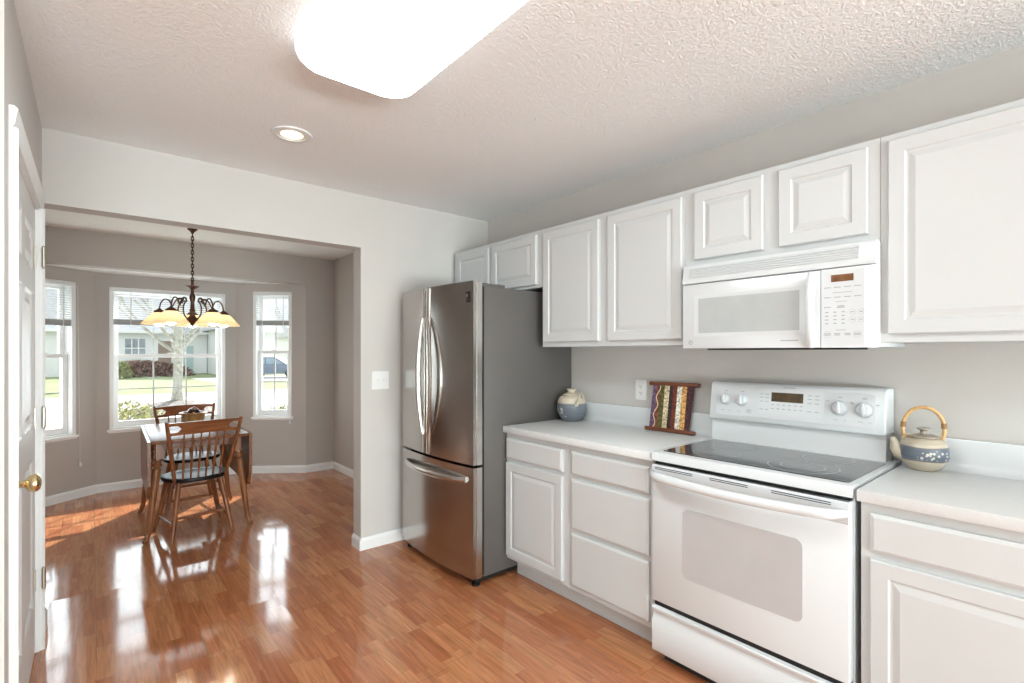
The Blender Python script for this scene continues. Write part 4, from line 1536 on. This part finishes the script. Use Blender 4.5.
# panel of seed bands between two wooden bars, leaning on the backsplash
Y0s, Y1s = 1.694, 1.400
t = thing('seed_mosaic_panel', 'small panel of vertical coloured seed bands between two wooden bars, leaning on the backsplash', 'decoration', (2.45, (Y0s + Y1s) / 2, .914))
lean = Vector((.044, -.022, .262))
b0 = Vector((2.428, Y0s, .9165)); 
um = Vector((.014, -(Y0s - Y1s), 0)); Wm = um.length; um.normalize()
vm = lean.normalized(); nm_ = um.cross(vm).normalized()
vm = nm_.cross(um).normalized()
# keep the slant of the bands: shear is in the piece itself
SM = frame(b0, um, vm, nm_)
Hm = .272
MAT['seeds'] = stripe_material(0.0, 1.0)
q = MB(); sh_ = .030
v = [(.022, .012, -.004), (Wm - .034, .012, -.004), (Wm - .034 + sh_ * .4, Hm - .012, -.004), (.022 + sh_ * .2, Hm - .012, -.004)]
q._add(v + [(p[0], p[1], .004) for p in v], [(3, 2, 1, 0), (4, 5, 6, 7), (0, 1, 5, 4), (1, 2, 6, 5), (2, 3, 7, 6), (3, 0, 4, 7)])
# local coordinates: x across the bands
pan = q.build('seed_panel', 'seeds', t, world=False, smooth=0)
pan.matrix_local = WORLD[t.name].inverted() @ SM
# the ramp reads object-space X
mm = MAT['seeds'].node_tree
for n_ in mm.nodes:
    if n_.type == 'MAP_RANGE' and n_.inputs['From Max'].default_value == 1.0 and n_.inputs['To Max'].default_value == 1.0:
        n_.inputs['From Min'].default_value = .022
        n_.inputs['From Max'].default_value = Wm - .026
        src = [l for l in mm.links if l.to_node == n_][0].from_node
        mm.links.new(src.outputs['X'], n_.inputs['Value'])
for vz, extra in ((.010, 0.0), (Hm - .006, .006)):
    q = MB()
    q.box(-.004 + extra, Wm + .004 + extra, vz - .0105, vz + .0105, -.012, .013, .006, 3, SM)
    q.build('wooden_bar', 'frame_wood', t)
q = MB()
P = []
for i in range(25):
    f = i / 24
    P.append((.052 + .010 * f + .009 * math.sin(f * 15) + .012 * (f - .5), .018 + f * (Hm - .036), .006))
q.tube(P, .0028, 6, SM)
q.build('twine', 'twine', t)

# ---------------------------------------------------------------- wall plates
t = thing('wall_outlet', 'white duplex electrical outlet on the wall behind the counter', 'outlet', (XR, 1.778, 1.135))
OM = cab_M(XR, 1.815, 1.075)
q = MB(); q.prism(rrect(0, .074, 0, .118, .006), 0, .006, 'z', OM); pl = q.build('cover_plate', 'plate', t, smooth=50)
for v0 in (.040, .079):
    q = MB(); q.prism(rrect(.021, .053, v0 - .014, v0 + .014, .010), .006, .0075, 'z', OM); r_o = q.build('receptacle', 'plate', t, smooth=50)
    q = MB(); q.box(.030, .0325, v0 - .002, v0 + .007, .0075, .0079, M=OM); q.box(.0415, .044, v0 - .002, v0 + .007, .0075, .0079, M=OM); q.lathe([(.0025, .0075), (.0025, .0079)], 10, OM @ Matrix.Translation((.037, v0 - .008, 0))); q.build('socket_holes', 'gap', r_o, smooth=0)
t = thing('light_switch', 'white double light switch plate on the partition wall left of the refrigerator', 'switch', (1.553, YP, 1.16))
LM = frame((1.490, YP, 1.098), (1, 0, 0), (0, 0, 1), (0, -1, 0))
q = MB(); q.prism(rrect(0, .126, 0, .126, .006), 0, .006, 'z', LM); q.build('cover_plate', 'plate', t, smooth=50)
for u in (.040, .086):
    q = MB(); q.box(u - .005, u + .005, .052, .074, .005, .008, M=LM); q.box(u - .004, u + .004, .062, .072, .007, .016, .001, 1, LM); q.build('toggle', 'plate', t)

# ---------------------------------------------------------------- outdoors
GZ = -.45
FWD = Vector((math.sin(math.radians(40.094)), math.cos(math.radians(40.094)), 0))
RGT = Vector((FWD.y, -FWD.x, 0))
b = MB(); b.box(-60, 80, YB + .5, 130, GZ - .3, GZ); struct(b.build('ground_lawn', 'lawn', smooth=0))
# street and drives run across the view in front of the far houses
def band(name, m, pts, z):
    q = MB(); q.prism(pts, GZ, GZ + z, 'z'); return struct(q.build(name, m, smooth=0))
band('ground_street', 'road', [(-50, 26.4), (60, 21.0), (60, 23.8), (-50, 29.0)], .012)
band('ground_drive', 'concrete', [(-50, 15.5), (60, 10.5), (60, 20.9), (-50, 26.3)], .016)
band('ground_far_walk', 'concrete', [(8.0, 41.0), (5.2, 40.5), (5.6, 34.0), (18, 33.5), (19, 41)], .02)

def leafy(name, label, cat, centre, size, n, mats, seed, leaf=.05, group=None, flat=0.35):
    r = random.Random(seed)
    o = thing(name, label, cat, (centre[0], centre[1], GZ), 0, group)
    q = MB()
    for k in range(7):
        a = r.uniform(0, 2 * PI)
        e_ = Vector((centre[0] + math.cos(a) * size[0] * .6 * r.random(), centre[1] + math.sin(a) * size[1] * .6 * r.random(), GZ + size[2] * .8))
        s_ = Vector((centre[0] + r.uniform(-.1, .1), centre[1] + r.uniform(-.1, .1), GZ - .02))
        q.tube([s_, s_.lerp(e_, .5) + Vector((r.uniform(-.06, .06), r.uniform(-.06, .06), 0)), e_], [.02, .013, .006], 6)
    q.build('stems', 'bark', o)
    for mi, mname in enumerate(mats):
        q = MB()
        for k in range(n // len(mats)):
            while True:
                p = Vector((r.uniform(-1, 1), r.uniform(-1, 1), r.uniform(0, 1)))
                d_ = p.x * p.x + p.y * p.y + (p.z * 1.0) ** 2
                if .35 < d_ < 1:
                    break
            c = Vector((centre[0] + p.x * size[0], centre[1] + p.y * size[1], GZ + .05 + p.z * size[2]))
            nrm = Vector((r.uniform(-1, 1), r.uniform(-1, 1), r.uniform(-.2, 1))).normalized()
            u = nrm.orthogonal().normalized() * leaf * r.uniform(.6, 1.3)
            w = nrm.cross(u).normalized() * leaf * .45
            q._add([c - u, c + w + nrm * leaf * .1, c + u, c - w + nrm * leaf * .1], [(0, 1, 2, 3)])
        lf = q.build('foliage', mname, o, smooth=0)
        lf['kind'] = 'stuff'
    return o
leafy('shrub', 'olive and yellow shrub outside the left part of the wide bay window', 'shrub', (.36, 8.35), (.72, .55, 1.13), 7000, ['leaf', 'leaf_yellow'], 5, .030)
leafy('shrub', 'yellow-green shrub outside the narrow left bay window', 'shrub', (-1.35, 7.9), (.62, .55, 1.1), 5000, ['leaf', 'leaf_yellow'], 9, .032)
leafy('hedge', 'low reddish-brown hedge in front of the white house across the street', 'hedge', (2.6, 46.0), (3.6, .9, 1.15), 2600, ['leaf_red', 'leaf_red'], 12, .16)
leafy('shrub', 'dark green shrub at the left end of the reddish hedge', 'shrub', (1.5, 44.0), (.7, .6, 1.2), 500, ['leaf', 'leaf'], 14, .14)
leafy('grass_clump', 'low grass clump under the narrow right bay window', 'shrub', (2.75, 9.6), (.9, .6, .85), 700, ['leaf', 'leaf_yellow'], 15, .07)

# tree on its mulch mound
tx_, ty_ = 2.03, 18.6
q = MB()
q.lathe([(1.30, GZ + .017), (1.2, GZ + .05), (.90, GZ + .17), (.50, GZ + .28), (.20, GZ + .33), (.01, GZ + .34)], 40, Matrix.Translation((tx_, ty_, 0)))
tag(q.build('mulch_mound', 'mulch'), 'round mound of grey-brown mulch around the tree trunk', 'mulch')
t = thing('bare_tree', 'bare pale-barked tree seen through the wide bay window', 'tree', (tx_, ty_, GZ))
q = MB()
H0 = GZ + .3
q.tube([(tx_, ty_, GZ + .338), (tx_ + .01, ty_, .1), (tx_ + .03, ty_, .9), (tx_ + .02, ty_, 1.7), (tx_ + .05, ty_, 2.6), (tx_ + .12, ty_, 4.2), (tx_ + .1, ty_, 6.0), (tx_ + .3, ty_, 7.5)], [.17, .135, .125, .13, .10, .08, .05, .03], 14)
q.build('trunk', 'bark', t)
rt = random.Random(21)
def branch(p, d, r, ln, depth, q):
    P = [p]
    R_ = [r]
    for i in range(1, 6):
        d = (d + Vector((rt.uniform(-.22, .22), rt.uniform(-.22, .22), rt.uniform(-.05, .20)))).normalized()
        P.append(P[-1] + d * ln / 5)
        R_.append(r * (1 - .13 * i))
    q.tube(P, R_, 7)
    if depth > 0:
        for i in (2, 3, 4, 5):
            for _ in range(1 if depth > 1 else 2):
                dd = (d + Vector((rt.uniform(-.9, .9), rt.uniform(-.9, .9), rt.uniform(-.2, .7)))).normalized()
                branch(P[i], dd, R_[i] * .6, ln * .55, depth - 1, q)
for (z, dx, dy, dz, r, ln) in ((1.35, .72, -.1, .62, .060, 3.2), (1.30, -.80, .1, .55, .060, 3.4), (1.55, .5, .5, .75, .052, 3.0), (1.5, -.45, -.4, .6, .05, 3.0), (2.2, .7, .1, .7, .05, 2.8), (2.0, -.7, 0, .6, .05, 2.8),
                               (2.8, .2, -.6, .8, .06, 2.6), (3.4, -.6, .3, .7, .05, 2.4), (3.9, .6, .2, .7, .05, 2.2)):
    q = MB()
    branch(Vector((tx_ + .03, ty_, z)), Vector((dx, dy, dz)).normalized(), r, ln, 2, q)
    q.build('branch', 'bark', t)

# houses across the street
def house(label, x0, x1, y0, y1, zw, zr, windows, doors, t=None):
    t = t or thing('house', label, 'house', ((x0 + x1) / 2, y0, GZ))
    q = MB()
    q.box(x0, x1, y0, y1, GZ - .1, zw)
    q.build('wall', 'siding', t, smooth=0)
    q = MB()
    q.prism([(y0 - .6, zw - .12), (y1 + .6, zw - .12), ((y0 + y1) / 2, zr)], x0 - .5, x1 + .5, 'x')
    q.build('roof', 'shingle', t, smooth=0)
    q = MB(); q.box(x0 - .5, x1 + .5, y0 - .66, y0 - .58, zw - .30, zw - .08); q.build('gutter', 'siding', t, smooth=0)
    for (a, c, d, e, cols, rows) in windows:
        q = MB()
        q.box(a - .09, c + .09, y0 - .06, y0 + .02, d - .09, e + .09)
        w_ = q.build('window', 'siding', t, smooth=0)
        q = MB(); q.box(a, c, y0 - .07, y0 - .055, d, e); q.build('pane', 'house_glass', w_, smooth=0)
        q = MB()
        for k in range(1, cols):
            xx = a + (c - a) * k / cols
            q.box(xx - .04, xx + .04, y0 - .085, y0 - .07, d, e)
        for k in range(1, rows):
            zz = d + (e - d) * k / rows
            q.box(a, c, y0 - .084, y0 - .07, zz - .04, zz + .04)
        q.build('window_bars', 'siding', w_, smooth=0)
    for (a, c, e, m_) in doors:
        q = MB(); q.box(a - .1, c + .1, y0 - .05, y0 + .02, GZ, e + .1); fr = q.build('door_frame', 'siding', t, smooth=0)
        q = MB(); q.box(a, c, y0 - .07, y0 - .04, GZ + .05, e); q.build('door', m_, fr, smooth=0)
    return t
hs = house('white single-storey house with grey roof straight across the street', -4.0, 5.35, 50.0, 59.0, 3.2, 7.6, [(2.0, 3.3, .95, 2.45, 3, 2)], [(4.15, 5.05, 2.3, 'brown_door')])
house('', 5.4, 7.7, 50.6, 59.0, 3.2, 7.4, [], [(6.0, 6.7, 1.9, 'teal')], hs)
house('', 7.75, 11.5, 44.0, 56.0, 3.3, 7.2, [(8.6, 10.2, 1.0, 2.2, 2, 2)], [], hs)
house('white house far to the right beyond the parked car', 15.5, 33.0, 52.0, 61.0, 3.0, 6.4, [(18.0, 19.6, .9, 2.2, 2, 2), (23, 25, .9, 2.2, 2, 2)], [])
house('white house seen through the narrow left bay window', -22.0, -6.5, 46.0, 56.0, 3.4, 7.8, [(-13.4, -11.8, .9, 2.4, 2, 2), (-18, -16.5, .9, 2.4, 2, 2), (-9.4, -8.0, .9, 2.4, 2, 2)], [])

# parked car
cp_ = Vector((10.0, 38.2, GZ))
t = thing('parked_car', 'dark grey-blue car parked across the street, seen through the narrow right bay window', 'car', cp_, math.radians(-38))
q = MB()
body = [(-2.25, .32), (-2.28, .60), (-2.15, .88), (-1.25, .98), (1.05, .98), (1.95, .82), (2.22, .62), (2.25, .32)]
q.prism(body, -.88, .88, 'y'); q.build('car_body', 'car_paint', t, world=False, smooth=20)
q = MB(); q.prism([(-1.55, .96), (-1.0, 1.46), (.35, 1.48), (1.15, .97)], -.78, .78, 'y'); cab_ = q.build('cabin', 'car_paint', t, world=False, smooth=20)
q = MB()
for s in (-1, 1):
    q.prism([(-1.35, 1.0), (-.92, 1.40), (-.35, 1.42), (-.35, 1.0)], s * .785 - .006, s * .785 + .006, 'y')
    q.prism([(-.27, 1.0), (-.27, 1.42), (.32, 1.42), (.92, 1.0)], s * .785 - .006, s * .785 + .006, 'y')
q.build('side_windows', 'car_glass', cab_, world=False, smooth=0)
for sx in (-1.42, 1.42):
    for sy in (-.80, .80):
        q = MB(); q.lathe([(.20, -.11), (.32, -.11), (.335, -.08), (.335, .08), (.32, .11), (.20, .11)], 20, Matrix.Translation((sx, sy, .33)) @ Matrix.Rotation(PI / 2, 4, 'X')); w_ = q.build('wheel', 'rubber', t, world=False)
        q = MB(); q.lathe([(.19, -.105), (.19, .105)], 16, Matrix.Translation((sx, sy, .33)) @ Matrix.Rotation(PI / 2, 4, 'X')); q.build('hub', 'steel_light', w_, world=False)
